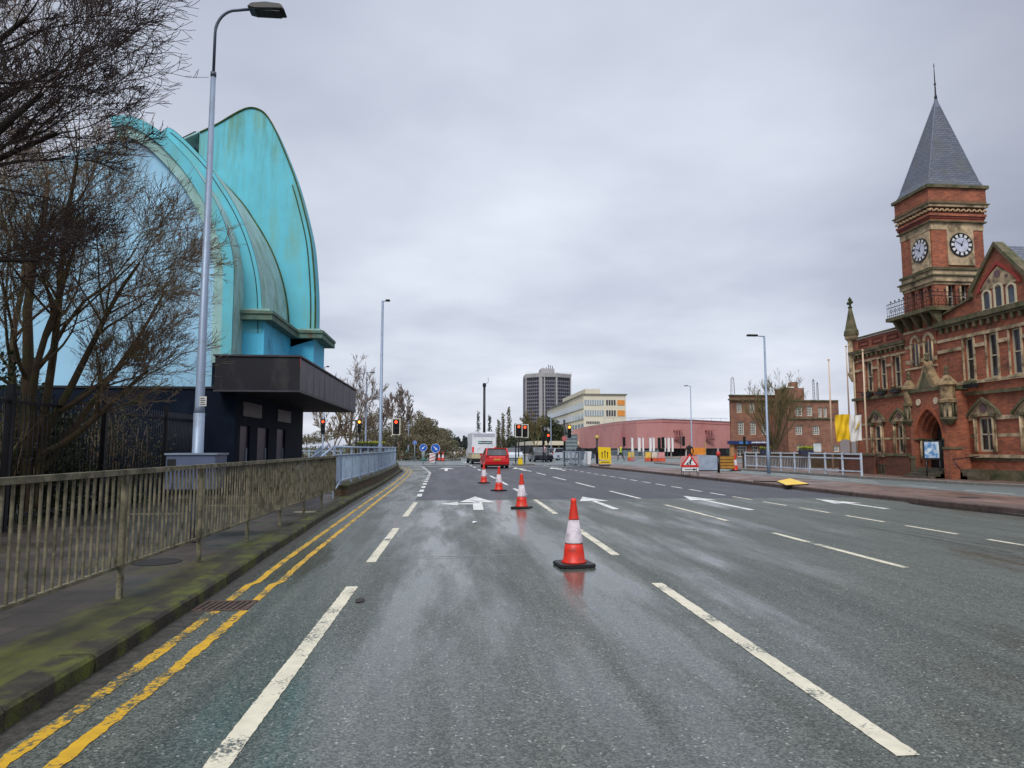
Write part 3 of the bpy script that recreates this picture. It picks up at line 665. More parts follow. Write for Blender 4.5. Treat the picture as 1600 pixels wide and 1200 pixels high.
# low mossy parapet of the underpass with a pale blue railing on it
PB = mat('pale_blue_paint', (158, 178, 202), .5, .1, var=.18, scale=3, dirt=(104, 112, 116), dirt_amt=.3, dscale=4)
pw = thing('parapet_wall', 'low mossy brick parapet under the pale blue railing', 'wall', (-3.15, 20.5, .12))
BR_OLD = brick('old_brown_brick', (96, 74, 54), (74, 60, 46), (60, 60, 44), 1.2, (60, 66, 30), .5)
lw = [(-3.18, 20.5), (-3.12, 29), (-3.3, 38), (-3.6, 46), (-4.2, 53), (-5.4, 58)]
m = M(); cp = M()
for (x0, y0), (x1, y1) in zip(lw, lw[1:]):
    m.add([(x0-.2, y0, .1), (x0+.16, y0, .1), (x1+.16, y1, .1), (x1-.2, y1, .1), (x0-.2, y0, .36), (x0+.16, y0, .36), (x1+.16, y1, .36), (x1-.2, y1, .36)], [(0, 1, 5, 4), (1, 2, 6, 5), (2, 3, 7, 6), (3, 0, 4, 7), (4, 5, 6, 7)])
    cp.add([(x0-.22, y0-.02, .362), (x0+.2, y0-.02, .362), (x1+.2, y1, .362), (x1-.22, y1, .362), (x0-.22, y0-.02, .43), (x0+.2, y0-.02, .43), (x1+.2, y1, .43), (x1-.22, y1, .43)], [(0, 1, 5, 4), (1, 2, 6, 5), (2, 3, 7, 6), (3, 0, 4, 7), (4, 5, 6, 7)])
m.build('wall', BR_OLD, pw, pw.location); cp.build('coping', K_MOSS, pw, pw.location)
br = thing('blue_railing', 'pale blue railing with close bars curving away along the parapet', 'railing', (-3.2, 19.6, .12)); off = br.location
lw2 = [(-3.2, 19.5), (-3.2, 20.6), (-3.14, 29), (-3.32, 38), (-3.62, 46), (-4.2, 53), (-5.4, 58)]
def along(pts, step):
    o = []
    for (x0, y0), (x1, y1) in zip(pts, pts[1:]):
        Ln = math.hypot(x1-x0, y1-y0); k = max(1, round(Ln/step))
        o += [(x0+(x1-x0)*i/k, y0+(y1-y0)*i/k) for i in range(k)]
    return o+[pts[-1]]
for nm, z, r in (('top_rail', 1.52, .028), ('middle_rail', 1.3, .02), ('bottom_rail', .55, .02)):
    P = [(x, y, z) for x, y in lw2]
    if nm == 'bottom_rail': P[0] = (P[0][0], P[0][1], .3)
    M().tube(P, r, 8).build(nm, PB, br, off)
P = along(lw2, 1.9)
for i, (x, y) in enumerate(P): M().box(x-.03, y-.03, .11 if i == 0 else .43, x+.03, y+.03, 1.56).build('post', PB, br, off)
for (x0, y0), (x1, y1) in zip(P, P[1:]):
    m = M()
    for j in range(1, 17): x, y = x0+(x1-x0)*j/17, y0+(y1-y0)*j/17; m.box(x-.009, y-.009, .55, x+.009, y+.009, 1.3)
    m.build('infill_bars', PB, br, off)
# stair handrail at the start of the underpass
hr = thing('handrail', 'short pale blue sloping handrail at the underpass steps', 'handrail', (-3.9, 21.0, .12))
m = M(); m.tube([(-3.7, 20.3, 1.25), (-3.9, 23.5, 1.55), (-4.0, 28, 1.55)], .035, 8); m.tube([(-3.7, 20.3, .1), (-3.7, 20.3, 1.25)], .03, 8); m.tube([(-3.95, 25.5, .1), (-3.95, 25.5, 1.55)], .03, 8)
m.tube([(-4.6, 21.2, .9), (-4.2, 24.5, 1.62)], .035, 8)
m.build('rail', PB, hr, hr.location)
pp = M(); pp.add([(-4.6, 21.2, .12), (-4.2, 24.5, .12), (-4.2, 24.5, 1.6), (-4.6, 21.2, .88)], [(0, 1, 2, 3)]); pp.prism([(21.2, .12), (24.5, .12), (24.5, 1.58), (21.2, .86)], 'x', -4.5, -4.46)
pp = M(); pp.prism([(21.2, .12), (24.5, .12), (24.5, 1.58), (21.2, .86)], 'x', -4.5, -4.46); pp.build('panel', PB, hr, hr.location)
# planters with daffodils hung on the railings
def planter(label, x, y, z, wd=.8, group='flower planters', seed=1, dp=.45, yellow=.4):
    t = thing('flower_planter', label, 'planter', (x, y, z), 0, group)
    M().prism([(-wd/2*.85, .1), (wd/2*.85, .1), (wd/2, .38), (-wd/2, .38)], 'y', -dp/2, dp/2).build('trough', mat('planter_blue', (52, 58, 78), .6), t)
    rn = random.Random(seed); a, b = M(), M()
    for k in range(7):
        cx = (k-3)/3*wd*.42; leaf_blob(a, (cx, 0, .45), (.11, .12, .1), 60, .03, rn); leaf_blob(b, (cx, 0, .54), (.11, .12, .07), int(70*yellow), .035, rn)
    a.build('leaves', leafmat('planter_leaf', [(.04, .09, .02), (.09, .17, .04)]), t); b.build('flowers', leafmat('daffodil', []), t); return t
planter('dark trough of daffodils hanging on the left blue railing', XU(572, 36), 36, 1.25, .8, seed=2); planter('farther dark trough of daffodils on the left blue railing', XU(590, 42), 42, 1.3, .8, seed=3, yellow=.9)

# black palisade fence
FX = -7.42
fb = thing('black_fence', 'tall black steel bar fence in front of the shrubs', 'fence', (FX, 9, .12)); off = fb.location
BK = mat('black_fence_paint', (26, 27, 32), .5, .3, var=.3, scale=5)
M().box(FX-.02, 5, 2.26, FX+.02, 21.1, 2.31).build('top_rail', BK, fb, off); M().box(FX-.02, 5, .32, FX+.02, 21.1, .37).build('bottom_rail', BK, fb, off)
FP = [5.9, 9.1, 12.35, 15.55, 18.75, 21.0]
for y in FP: M().box(FX-.05, y-.04, .1, FX+.05, y+.04, 2.58).build('post', BK, fb, off)
for a, b_ in zip(FP, FP[1:]):
    m = M(); k = 23
    for j in range(1, k): y = a+(b_-a)*j/k; m.tube([(FX, y, .2), (FX, y, 2.45)], .011, 4)
    m.build('infill_bars', BK, fb, off)

# ================================================================== TURQUOISE BUILDING
bd = thing('turquoise_building', 'turquoise concrete building of curved overlapping shells beside the left pavement', 'building', (-7, 22, .12)); off = bd.location
TQ = mat('turquoise_render', (106, 198, 216), .8, var=.1, scale=1.2, dirt=(126, 176, 160), dirt_amt=.35, dscale=.8, dstretch=(1.6, 1.6, .28), bmp=.15)
def stain(m_, z0, z1, col, amt):
    """green algae runs hanging from the top rim of the render"""
    nt_ = m_.node_tree; b_ = nt_.nodes['Principled BSDF']; old = b_.inputs['Base Color'].links[0].from_socket
    tc_ = N(nt_, 'ShaderNodeTexCoord'); s_ = N(nt_, 'ShaderNodeSeparateXYZ'); L(nt_, tc_.outputs['Object'], s_.inputs[0])
    r_ = N(nt_, 'ShaderNodeMapRange'); L(nt_, s_.outputs['Z'], r_.inputs['Value']); r_.inputs['From Min'].default_value = z0; r_.inputs['From Max'].default_value = z1
    k_ = N(nt_, 'ShaderNodeMath', operation='MULTIPLY'); L(nt_, r_.outputs[0], k_.inputs[0]); L(nt_, ramp(nt_, noise(nt_, 2.4, 6, stretch=(1.6, 1.6, .16), rough=.7), .45, .66), k_.inputs[1])
    k2 = N(nt_, 'ShaderNodeMath', operation='MULTIPLY'); L(nt_, k_.outputs[0], k2.inputs[0]); k2.inputs[1].default_value = amt
    L(nt_, mixc(nt_, k2.outputs[0], old, lin(col)), b_.inputs['Base Color'])
stain(TQ, 9.5, 14.5, (96, 128, 84), .8)
TQC = mat('cyan_render', (92, 206, 244), .7, var=.1, scale=1, dirt=(70, 150, 180), dirt_amt=.3, dscale=1.5)
OLV = mat('algae_streaked_concrete', (162, 202, 200), .85, var=.22, scale=2, dirt=(126, 158, 134), dirt_amt=.42, dscale=1.2, dstretch=(1, 1, .4), bmp=.3)
LBL = mat('light_blue_render', (164, 214, 244), .8, var=.1, scale=.7, dirt=(110, 130, 150), dirt_amt=.3, dscale=.7, dstretch=(1, 1, .3))
MOSS = mat('green_algae_edge', (74, 92, 38), .9, var=.4, scale=6, dirt=(48, 58, 26), dirt_amt=.5, dscale=4, bmp=.4)
NAVY = mat('dark_navy_paint', (14, 26, 44), .75, var=.25, scale=1.5, dirt=(24, 40, 52), dirt_amt=.25, spec=.15)
Y1, Y2, Y3 = 21.2, 22.2, 25.8
def prof(pts, Y): return [PY(u, v, Y) for u, v in pts]
def smooth(pts, k=4):
    o = []
    n = len(pts)
    for i in range(n-1):
        p0, p1, p2, p3 = pts[max(0, i-1)], pts[i], pts[i+1], pts[min(n-1, i+2)]
        for j in range(k):
            t = j/k; o.append(tuple(.5*((2*p1[d])+(-p0[d]+p2[d])*t+(2*p0[d]-5*p1[d]+4*p2[d]-p3[d])*t*t+(-p0[d]+3*p1[d]-3*p2[d]+p3[d])*t**3) for d in (0, 1)))
    return o+[pts[-1]]
def offset(pts, d):
    o = []
    for i, p in enumerate(pts):
        a = pts[max(0, i-1)]; b = pts[min(len(pts)-1, i+1)]; dx_, dz_ = b[0]-a[0], b[1]-a[1]; l = math.hypot(dx_, dz_) or 1
        o.append((p[0]-dz_/l*d, p[1]+dx_/l*d))
    return o
E1 = smooth(prof([(361, 566), (363, 500), (365, 440), (364, 405), (356, 366), (341, 325), (322, 290), (300, 257), (278, 232), (252, 207), (222, 188), (194, 180), (172, 183)], Y1))
zb = 3.34
# light blue flank wall, set back inside the rib
inn = offset(E1, .62)
wallp = [p for p in inn if p[1] > zb+.02]+[PY(u, v, Y1) for u, v in ((110, 232), (20, 268), (-70, 330), (-170, 420))]
m = M(); m.prism([(wallp[0][0], zb)]+wallp+[(wallp[-1][0], zb)], 'y', Y1+.22, Y1+.5); m.build('flank_wall', LBL, bd, off)
mid = offset(E1, .31)
M().ring(E1, mid, 'y', Y1, Y2+.0).build('near_rib', TQ, bd, off)
M().ring([p for p in offset(E1, .314)], offset(E1, .61), 'y', Y1+.08, Y1+.5).build('rib_moulding', OLV, bd, off)
# outer skin of the near rib
def skin(pts, ya, yb, lift=.012):
    m = M(); o = offset(pts, -lift); n = len(o); vs = []
    for x, z in o: vs += [(x, ya, z), (x, yb, z)]
    m.add(vs, [(2*i, 2*i+1, 2*i+3, 2*i+2) for i in range(n-1)], True); return m
skin(E1, Y1+.02, Y2).build('rib_outer_face', OLV, bd, off)
E2 = smooth(prof([(409, 520), (409, 495), (407, 450), (401, 412), (391, 376), (377, 341), (361, 311), (345, 286), (329, 262), (308, 238), (287, 217), (265, 200), (252, 206), (236, 217)], Y2))
body = offset(E2, 1.4)
m = M(); m.prism(E2+[(E2[-1][0]-1, E2[-1][1]-1.2), (E2[0][0]-1.2, E2[0][1])], 'y', Y2, Y2+.3); m.build('middle_shell', TQ, bd, off)
skin(E2, Y2, Y3+.1).build('middle_shell_roof', OLV, bd, off)
M().tube([(x, Y3-.05, z) for x, z in offset(E2, -.03)], .035, 6).build('middle_shell_edge', MOSS, bd, off)
M().tube([(x, Y2-.01, z) for x, z in offset(E2, .12)][:44], .012, 4).build('shell_joint', DARKM, bd, off)
E3 = smooth(prof([(493, 530), (494, 500), (494, 465), (492, 425), (487, 375), (475, 322), (461, 275), (440, 222), (428, 196), (417, 179), (407, 171), (395, 167.5), (383, 169), (366, 177), (340, 192.5), (312, 206)], Y3))
e3 = list(E3)
m = M(); m.prism(e3+[(e3[-1][0], 8.0), (e3[0][0]-1.5, 5.0)], 'y', Y3, Y3+.7)
m.build('tall_shell', TQ, bd, off)
M().tube([(x, Y3-.02, z) for x, z in offset(E3, .03)], .032, 6).build('tall_shell_edge', MOSS, bd, off)
M().tube([(x, Y3-.03, z) for x, z in offset(E3, .2)][:24], .02, 4).build('tall_shell_groove', MOSS, bd, off)
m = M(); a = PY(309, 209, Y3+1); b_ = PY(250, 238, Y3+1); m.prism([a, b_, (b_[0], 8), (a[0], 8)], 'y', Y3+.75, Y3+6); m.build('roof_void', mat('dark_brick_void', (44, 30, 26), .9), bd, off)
M().prism([PY(311, 205.5, Y3), PY(311, 208, Y3), PY(250, 237, Y3), PY(250, 234, Y3)], 'y', Y3-.05, Y3+6).build('roof_slab', OLV, bd, off)
# stepped cyan block with a projecting ledge
zl0, zl1 = 5.5, 5.74
bx = [(-7.3, Y2+.01), (-5.92, Y2+.01), (-5.92, Y3), (-5.08, Y3), (-5.08, 27.9), (-7.3, 27.9)]
m = M()
for (x0, y0), (x1, y1) in zip(bx, bx[1:]+bx[:1]): m.add([(x0, y0, 3.9), (x1, y1, 3.9), (x1, y1, zl0), (x0, y0, zl0)], [(0, 1, 2, 3)])
m.build('stepped_block', TQC, bd, off)
lp = [(-7.3, Y2-.28), (-5.62, Y2-.28), (-5.62, Y3-.3), (-4.72, Y3-.3), (-4.72, 28.2), (-7.3, 28.2)]
m = M(); m.prism(lp, 'z', zl0, zl1-.06); m.prism([(p[0]+(.04 if p[0] > -7 else 0), p[1]-.04) for p in lp], 'z', zl1-.058, zl1+.04); m.build('ledge', mat('mossy_rust_ledge', (104, 136, 122), .85, var=.4, scale=5, dirt=(98, 76, 54), dirt_amt=.42, dscale=2.5, bmp=.4), bd, off)
M().prism([(p[0]-(.1 if p[0] > -7 else 0), p[1]+.1) for p in lp], 'z', zl1+.042, zl1+.12).build('ledge_top', OLV, bd, off)
# dark ground floor
xl, xc = -24, -6.5
m = M(); wall_holes(m, xc, 'x', 21.62, 30.9, .1, 3.3, [(22.05, 23.1, .12, 2.2), (24.0, 25.4, .12, 2.2), (26.6, 27.9, .12, 2.22)], .35, -1)
m.box(xc-.5, 30.9, .1, xc, 31.1, 3.3); m.box(xl, Y1+.4, .1, xc, Y1+.41, 3.34); m.add([(xl, Y1+.28, .1), (xc, Y1+.28, .1), (xc, Y1+.28, 3.36), (xl, Y1+.28, 3.36)], [(0, 1, 2, 3)])
m.add([(xc, Y1+.28, .1), (xc, 21.62, .1), (xc, 21.62, 3.3), (xc, Y1+.28, 3.3)], [(0, 1, 2, 3)])
m.build('ground_floor_wall', NAVY, bd, off)
M().box(xl, Y1+.24, 3.28, xc-.3, Y1+.5, 3.4).build('base_band', mat('dark_band', (40, 44, 54), .6), bd, off)
for a, b_, zt in ((22.05, 23.1, 2.2), (24.0, 25.4, 2.2), (26.6, 27.9, 2.22)):
    d = M(); d.box(xc-.12, a, .12, xc-.07, b_, zt); dd = d.build('door', mat('purple_brown_door', (74, 60, 72), .45, var=.3, scale=2), bd, off)
    h = M(); h.box(xc-.07, b_-.2, .9, xc-.03, b_-.14, 1.5); h.build('handle', GALV, dd, off)
for a, b_, za_, zb_ in ((22.2, 24.3, 2.5, 2.95), (26.5, 28.6, 2.5, 2.95)): M().box(xc, a, za_, xc+.04, b_, zb_).build('sign_panel', mat('grey_sign_panel', (84, 80, 80), .5), bd, off)
# canopy
CF = mat('canopy_black', (22, 23, 33), .7, var=.25, scale=1.2, dirt=(66, 64, 66), dirt_amt=.3, dscale=.9, dstretch=(1, 1, .4))
CS = mat('canopy_side_grey', (92, 90, 96), .6, var=.25, scale=1.4, dirt=(40, 38, 42), dirt_amt=.42, dscale=1.6, dstretch=(2, 2, .35))
cn = M(); cn.box(-6.95, 20.9, 3.17, -4.52, 33.1, 4.2); cno = cn.build('canopy', CF, bd, off)
m = M(); m.add([(-4.515, 20.94, 3.2), (-4.515, 33.06, 3.2), (-4.515, 33.06, 4.24), (-4.515, 20.94, 4.05)], [(0, 1, 2, 3)])
m = M(); m.box(-4.519, 20.95, 3.22, -4.50, 33.05, 4.14); m.build('fascia', CS, cno, off)
m = M(); m.box(-7.0, 20.86, 4.2, -4.47, 33.15, 4.25); m.box(-4.52, 20.88, 3.15, -4.49, 33.12, 3.21); m.box(-6.97, 20.88, 3.15, -4.52, 20.9, 3.20); m.build('trim', mat('trim_grey', (66, 63, 72), .6), cno, off)
for k in range(1, 6): M().box(-4.5, 20.95+k*2.02, 3.22, -4.496, 20.97+k*2.02, 4.14).build('panel_joint', DARKM, cno, off)
M().box(-4.505, 20.89, 3.9, -4.49, 20.95, 4.18).build('corner_flash', mat('red_tape', (150, 52, 40), .5), cno, off)
# pale thresholds and slabs on the pavement (seen between the bars)
for i, (u, v, w_) in enumerate(((235, 803, 1.2), (350, 790, 1.6), (340, 777, 2.0), (478, 800, .5))):
    x, y = G(u, v, .12); sl = M().box(-w_/2, -.12, 0, w_/2, .12, .006).build('paving_strip', mat('pale_paving', (150, 140, 112), .8)); sl.location = (x, y, .1185); struct(sl)

# ================================================================== LAMP POSTS
POLE = mat('lamp_pole_grey', (142, 158, 180), .45, .25, var=.12, scale=2, dirt=(110, 116, 120), dirt_amt=.3, dscale=2)
x, y = G(303, 847, .12)
la = thing('street_lamp', 'tall blue-grey lamp post rising behind the weathered railing, nearest on the left', 'street lamp', (x, y, .12), 0, 'street lamps')
off = la.location
m = M(); m.tube([(0, 0, 0), (0, 0, 1.9)], .08, 12); m.tube([(0, 0, 1.9), (0, 0, 2.0), (0, 0, 7.2)], [.08, .068, .038], 12); m.build('pole', POLE, la)
dpm = M(); dpm.tube([(0, 0, 0), (0, 0, .85)], .09, 12); dpm.build('base_sleeve', mat('sleeve_blue', (60, 68, 84), .5), la)
m = M(); m.tube([(0, 0, 7.18), (0, 0, 7.25)], .044, 12)
pts = [(0, 0, 7.2), (.0, 0, 7.9)]+[(.32-.32*math.cos(a), 0, 7.9+.40*math.sin(a)) for a in [PI/2*i/8 for i in range(1, 9)]]+[(.52, 0, 8.33)]
m.tube(pts, .023, 10); m.build('arm', mat('arm_dark_grey', (78, 88, 104), .45, .3), la)
lh = M(); lh.prism([(.5, 8.30), (.56, 8.37), (.78, 8.40), (1.02, 8.38), (1.08, 8.29), (.62, 8.27)], 'y', -.13, .13); lho = lh.build('lantern', BLACK, la, bevel=.015)
M().box(.66, -.1, 8.262, 1.0, .1, 8.275).build('lens', mat('lens_glass', (70, 76, 80), .2), lho)
pl = thing('pole_notice', 'small white notice plate strapped on the nearest lamp post', 'sign', (x+.075, y-.1, 2.12))
M().box(-.045, 0, 0, .055, .008, .145).build('plate', mat('notice_white', (206, 206, 200), .4), pl)
for k in range(4): M().box(-.033, -.003, .02+.03*k, .043-(k % 2)*.015, 0, .032+.03*k).build('print', mat('print_grey', (84, 88, 92), .5), pl)
cb_ = thing('pole_cabinet', 'blue-grey steel box fixed round the nearest lamp post behind the railing', 'cabinet', (x, y-.02, .8))
M().box(-.34, -.26, .10, .36, .24, .60).build('box', mat('cabinet_blue', (82, 94, 120), .5, var=.12, scale=2), cb_, bevel=.01)
M().box(-.36, -.28, .60, .38, .26, .625).build('lid', mat('cabinet_lid', (120, 132, 152), .5), cb_)
M().box(-.32, -.266, .44, -.2, -.262, .54).build('vent', BLACK, cb_)
def lamp(label, x, y, H, arm=.9, r=.09, dirx=1, mt=POLE, wd=.35, z0=.1):
    t = thing('street_lamp', label, 'street lamp', (x, y, z0), 0, 'street lamps'); H -= z0
    m = M(); m.tube([(0, 0, 0), (0, 0, H*.16), (0, 0, H*.165), (0, 0, H)], [r, r*.95, r*.75, r*.5], 10); m.build('pole', mt, t)
    M().tube([(0, 0, H-.03), (arm*.5*dirx, 0, H), ], .03, 8).build('arm', mt, t)
    M().box(arm*.4*dirx, -.12, H-.03, arm*dirx, .12, H+.07).build('lantern', DARKM, t, bevel=.02); return t
x = XU(594, 40); lamp('tall slender grey lamp post rising from the pale blue railing', x, 40, ZV(470, 40, 600), .42, .13)
x = XU(571, 80); lamp('lamp post seen through the bare trees, left of the tallest one', x, 80, ZV(584, 80), .9, .14)
x = XU(638, 115); lamp('thin lamp post just right of the red signal on the left', x, 115, ZV(620, 115), .8, .13)
x = XU(504, 62); lamp('lamp post whose head peeps over the dark canopy', x, 62, ZV(573, 62, 500), .4, .1)
x = XU(1200, 37); lamp('tall pale lamp post behind the right-hand guard rail', x, 37, ZV(525, 37, 1200)*1.0, 1.0, .1, -1)
x = XU(1081, 88); lamp('distant lamp post in front of the pink building', x, 88, ZV(603, 88, 1080), .8, .11, -1)
x = XU(861, 140); lamp('distant lamp post between the tower block and the signals', x, 140, ZV(640, 140), .8, .12, -1)
t = thing('camera_mast', 'thick black mast with a camera head standing beyond the van', 'mast', (XU(756.5, 100), 100, 0))
m = M(); m.tube([(0, 0, 0), (0, 0, 10.4)], [.2, .17], 10); m.build('pole', BLACK, t)
M().lathe([(.1, 0), (.26, .1), (.26, .5), (.12, .62)], (0, 0, 10.3), 12).build('camera_head', DARKM, t); M().tube([(.1, 0, 10.7), (.55, 0, 11.0), (.55, 0, 11.7)], .03, 5).build('aerial', DARKM, t)

# ================================================================== TRAFFIC CONES
CR = mat('cone_red', (226, 50, 30), .45, var=.12, scale=6, dirt=(140, 62, 50), dirt_amt=.42, dscale=9)
CW = mat('cone_sleeve', (206, 196, 204), .5, var=.1, scale=5, dirt=(150, 140, 142), dirt_amt=.55, dscale=8)
CB = mat('cone_base', (32, 34, 35), .55, var=.3, scale=10)
def cone(label, x, y, s=1.0, rz=0, group='traffic cones in the lane'):
    t = thing('traffic_cone', label, 'traffic cone', (x, y, 0), rz, group); t.scale = (s, s, s)
    h = .235; c = .06
    M().prism([(-h+c, -h), (h-c, -h), (h, -h+c), (h, h-c), (h-c, h), (-h+c, h), (-h, h-c), (-h, -h+c)], 'z', .0, .045).build('base', CB, t, bevel=.012)
    M().lathe([(.162, .045), (.158, .065), (.138, .085), (.126, .2), (.113, .3), (.1, .3)], n=28).build('lower_cone', CR, t)
    M().lathe([(.1, .292), (.121, .292), (.118, .302), (.066, .585), (.05, .585)], n=28).build('sleeve', CW, t)
    M().lathe([(.05, .58), (.068, .585), (.065, .6), (.036, .80), (.038, .81), (.034, .85), (.02, .853)], n=28).build('upper_cone', CR, t)
    return t
c0 = cone('red and white cone standing nearest the camera, mirrored in the wet road', *G(897, 884), rz=R(8))
dup(c0, (*G(815, 794), 0), R(-25), 'cone in the middle of the row, second from the camera'); dup(c0, (*G(779.5, 767), 0), R(40), 'cone directly below the red car, third from the camera'); dup(c0, (*G(756, 755), 0), R(12), 'cone overlapping the left side of the red car, fourth from the camera')
for i, (u, v, lb) in enumerate(((628.5, 716, 'distant cone left of the thin lamp post at the far railing end'), (673, 719, 'small red cone right under the first big blue arrow disc'), (680, 719.5, 'distant cone between the two big blue arrow discs'), (686, 720, 'red cone below the second big blue disc, left of its neighbour'), (692, 720.5, 'rightmost red cone of the cluster by the big blue discs'), (1149, 736, 'cone by the timber-coloured crate on the right'), (1015, 716, 'cone before the far barriers in front of the pink building'))):
    dup(c0, (*G(u, v), .01), 0, lb, 'distant traffic cones', scale=(1.25, 1.25, 1.25))
for i, (u, v, lb) in enumerate(((635, 719, 'green based bollard behind the far railing end'), (661.5, 720, 'pale green bollard under the first big blue disc'))):
    x, y = G(u, v); t = thing('bollard', lb, 'bollard', (x, y, 0), 0, 'green roadside bollards')
    M().lathe([(.34, 0), (.34, .22), (.2, .3)], n=12).build('base', mat('green_base', (60, 120, 100), .6), t); M().lathe([(.17, .3), (.13, 1.1), (.05, 1.25)], n=12).build('body', mat('bollard_white', (200, 214, 204), .6) if i else mat('bollard_green', (56, 120, 98), .6), t)

# ================================================================== VEHICLES
def vehicle(name, label, cat, loc, rz, Ln, W, H, body, prof_low, prof_glass, wheels, wr=.32, group=None, glass_in=.14, low_in=.05, plate=None, tail=(150, 20, 18), van=False):
    """car seen from behind: y=0 rear bumper, +y forward"""
    t = thing(name, label, cat, loc, rz, group); bm_ = M()
    # body shell as lofted half-widths: (y,z) outline, chamfered sides
    def shell(pr, w0, w1, z0, z1):
        n = len(pr); vs = []
        f = lambda z: (w0+(w1-w0)*max(0, min(1, (z-z0)/(z1-z0))))
        for sgn in (-1, 1): vs += [(sgn*f(z), y, z) for y, z in pr]
        return vs, [(i, (i+1) % n, n+(i+1) % n, n+i) for i in range(n)]+[tuple(range(n))[::-1], tuple(range(n, 2*n))]
    zs = [p[1] for p in prof_low]; bm_.add(*shell(prof_low, W/2, W/2-low_in, .45*H, max(zs))); bo = bm_.build('body', body, t, bevel=.05)
    g = M(); g.add(*shell(prof_glass, W/2-low_in-.03, W/2-glass_in-low_in, min(p[1] for p in prof_glass), max(p[1] for p in prof_glass))); g.build('windows', glassmat('car_glass', (34, 38, 42), .08), t, bevel=.04)
    zt = max(p[1] for p in prof_glass); ys = [p[0] for p in prof_glass if p[1] > zt-.12]
    M().box(-(W/2-glass_in-low_in)-.005, min(ys)-.02, zt-.03, W/2-glass_in-low_in+.005, max(ys)+.05, zt+.035).build('roof', body, t, bevel=.03)
    # rear pillars
    yb = min(p[0] for p in prof_glass); zb_ = min(p[1] for p in prof_glass)
    for s in (-1, 1):
        M().bar((s*(W/2-.09), yb+.02, zb_), (s*(W/2-glass_in-low_in-.02), min(ys)+.02, zt), .11, .13).build('pillar', body, t)
        M().box(s*(W/2-.30), -.012, .52*H if not van else .34*H, s*(W/2-.06), .06, .66*H if not van else .5*H).build('tail_light', mat('tail_red%d' % tail[0], tail, .3, emit=(tail, .25)), t, bevel=.015)
        M().box(s*(W/2-.02), .55*Ln, .62*H, s*(W/2+.16), .6*Ln, .72*H).build('mirror', body, t, bevel=.03)
    M().box(-W/2+.04, -.04, .17, W/2-.04, .05, .30).build('rear_bumper', DARKM if van else mat('bumper_shadow', (40, 16, 16), .5), t, bevel=.02)
    M().box(-.26, -.052, .40*H if not van else .30*H, .26, -.03, .47*H if not van else .34*H).build('number_plate', mat('plate_yellow', (205, 160, 50), .5), t)
    for yw in wheels:
        for s in (-1, 1):
            q = M(); q.prism([(yw+wr*math.cos(2*PI*k/20), wr+wr*math.sin(2*PI*k/20)) for k in range(20)], 'x', s*(W/2-.22), s*(W/2-.01)); wo = q.build('wheel', mat('tyre', (20, 20, 21), .85), t, bevel=.015)
            M().prism([(yw+wr*.62*math.cos(2*PI*k/16), wr+wr*.62*math.sin(2*PI*k/16)) for k in range(16)], 'x', s*(W/2-.02), s*(W/2+.005)).build('rim', GALV, wo)
    M().box(-W/2+.1, .1, .16, W/2-.1, Ln-.2, .3).build('underbody', BLACK, t)
    return t
CRED = mat('car_red', (198, 14, 18), .18, var=.05, spec=.7); CWHT = mat('car_white', (214, 216, 220), .2, var=.05, spec=.6)
CSIL = mat('car_silver', (206, 212, 220), .22, .3, var=.05, spec=.6); CBLK = mat('car_black', (24, 28, 34), .15, var=.1, spec=.7)
def hatch(name, label, loc, rz, col, group=None, k=1.0, **kw):
    return vehicle(name, label, 'car', loc, rz, 4.1, 1.82*k, 1.5*k, col, [(0, .25), (-.03, .5), (.02, .82), (.12, .95), (3.0, 1.0), (3.7, .86), (4.05, .7), (4.1, .3), (3.9, .22), (.1, .22)],
                   [(.10, .93), (.42, 1.42), (.7, 1.5*k-.04), (2.0, 1.5*k-.04), (3.0, .99)], (.72, 3.3), group=group, **kw)
x, y = G(777, 732); hatch('parked_car', 'bright red hatchback seen from behind beside the cones', (x, y, 0), R(3), CRED)
bpy.data.objects['parked_car'].name = 'red_car'
hatch('white_car', 'white car far ahead left of the van', (*G(715, 714.5), 0), R(2), CWHT, k=1.04)
hatch('dark_car', 'dark car facing us near the yellow base by the twin signals', (XU(825, 78)+1, 78, 0), R(184), CBLK, 'vehicles at the junction', k=1.12, tail=(190, 190, 180))
hatch('silver_car', 'silver car crossing the junction left of the tall black signal pole', (XU(858, 84), 84, 0), R(-62), CSIL, 'vehicles at the junction')
hatch('grey_car', 'part hidden pale grey car between the red car and the twin signals', (XU(801, 88), 88, 0), R(180), CSIL, 'vehicles at the junction')
hatch('blue_car', 'part hidden blue-grey car right of the silver one, behind the signal pole', (XU(884, 88), 88, 0), R(-62), mat('car_blue', (84, 98, 118), .25, .3), 'vehicles at the junction')
# panel van with a tall body
x, y = G(757, 725.5)
VW = mat('van_white', (232, 234, 240), .35, var=.06, scale=1, dirt=(170, 172, 172), dirt_amt=.2)
vn = thing('white_van', 'tall white and beige box-bodied van ahead of the red car', 'van', (x-.1, y, 0), R(4))
M().box(-1.05, 0, .95, 1.2, 4.6, 2.92).build('body', VW, vn, bevel=.07)
M().box(-1.04, -.01, .5, 1.19, 4.55, .96).build('lower_body', mat('van_beige', (196, 182, 150), .4), vn, bevel=.04)
M().prism([(4.55, .45), (4.55, 2.5), (5.1, 2.45), (5.7, 1.5), (6.5, 1.15), (6.6, .45)], 'x', -1.0, 1.12).build('cab', VW, vn, bevel=.05)
M().box(-.5, -.025, 1.88, .82, -.005, 2.14).build('rear_window', glassmat('van_glass', (50, 92, 96), .15), vn, bevel=.02)
M().box(-.45, -.035, 1.97, .77, -.022, 2.02).build('window_bar', VW, vn)
M().box(-.9, -.02, 2.55, 1.05, 0, 2.85).build('lid', mat('van_grey', (186, 184, 200), .4), vn)
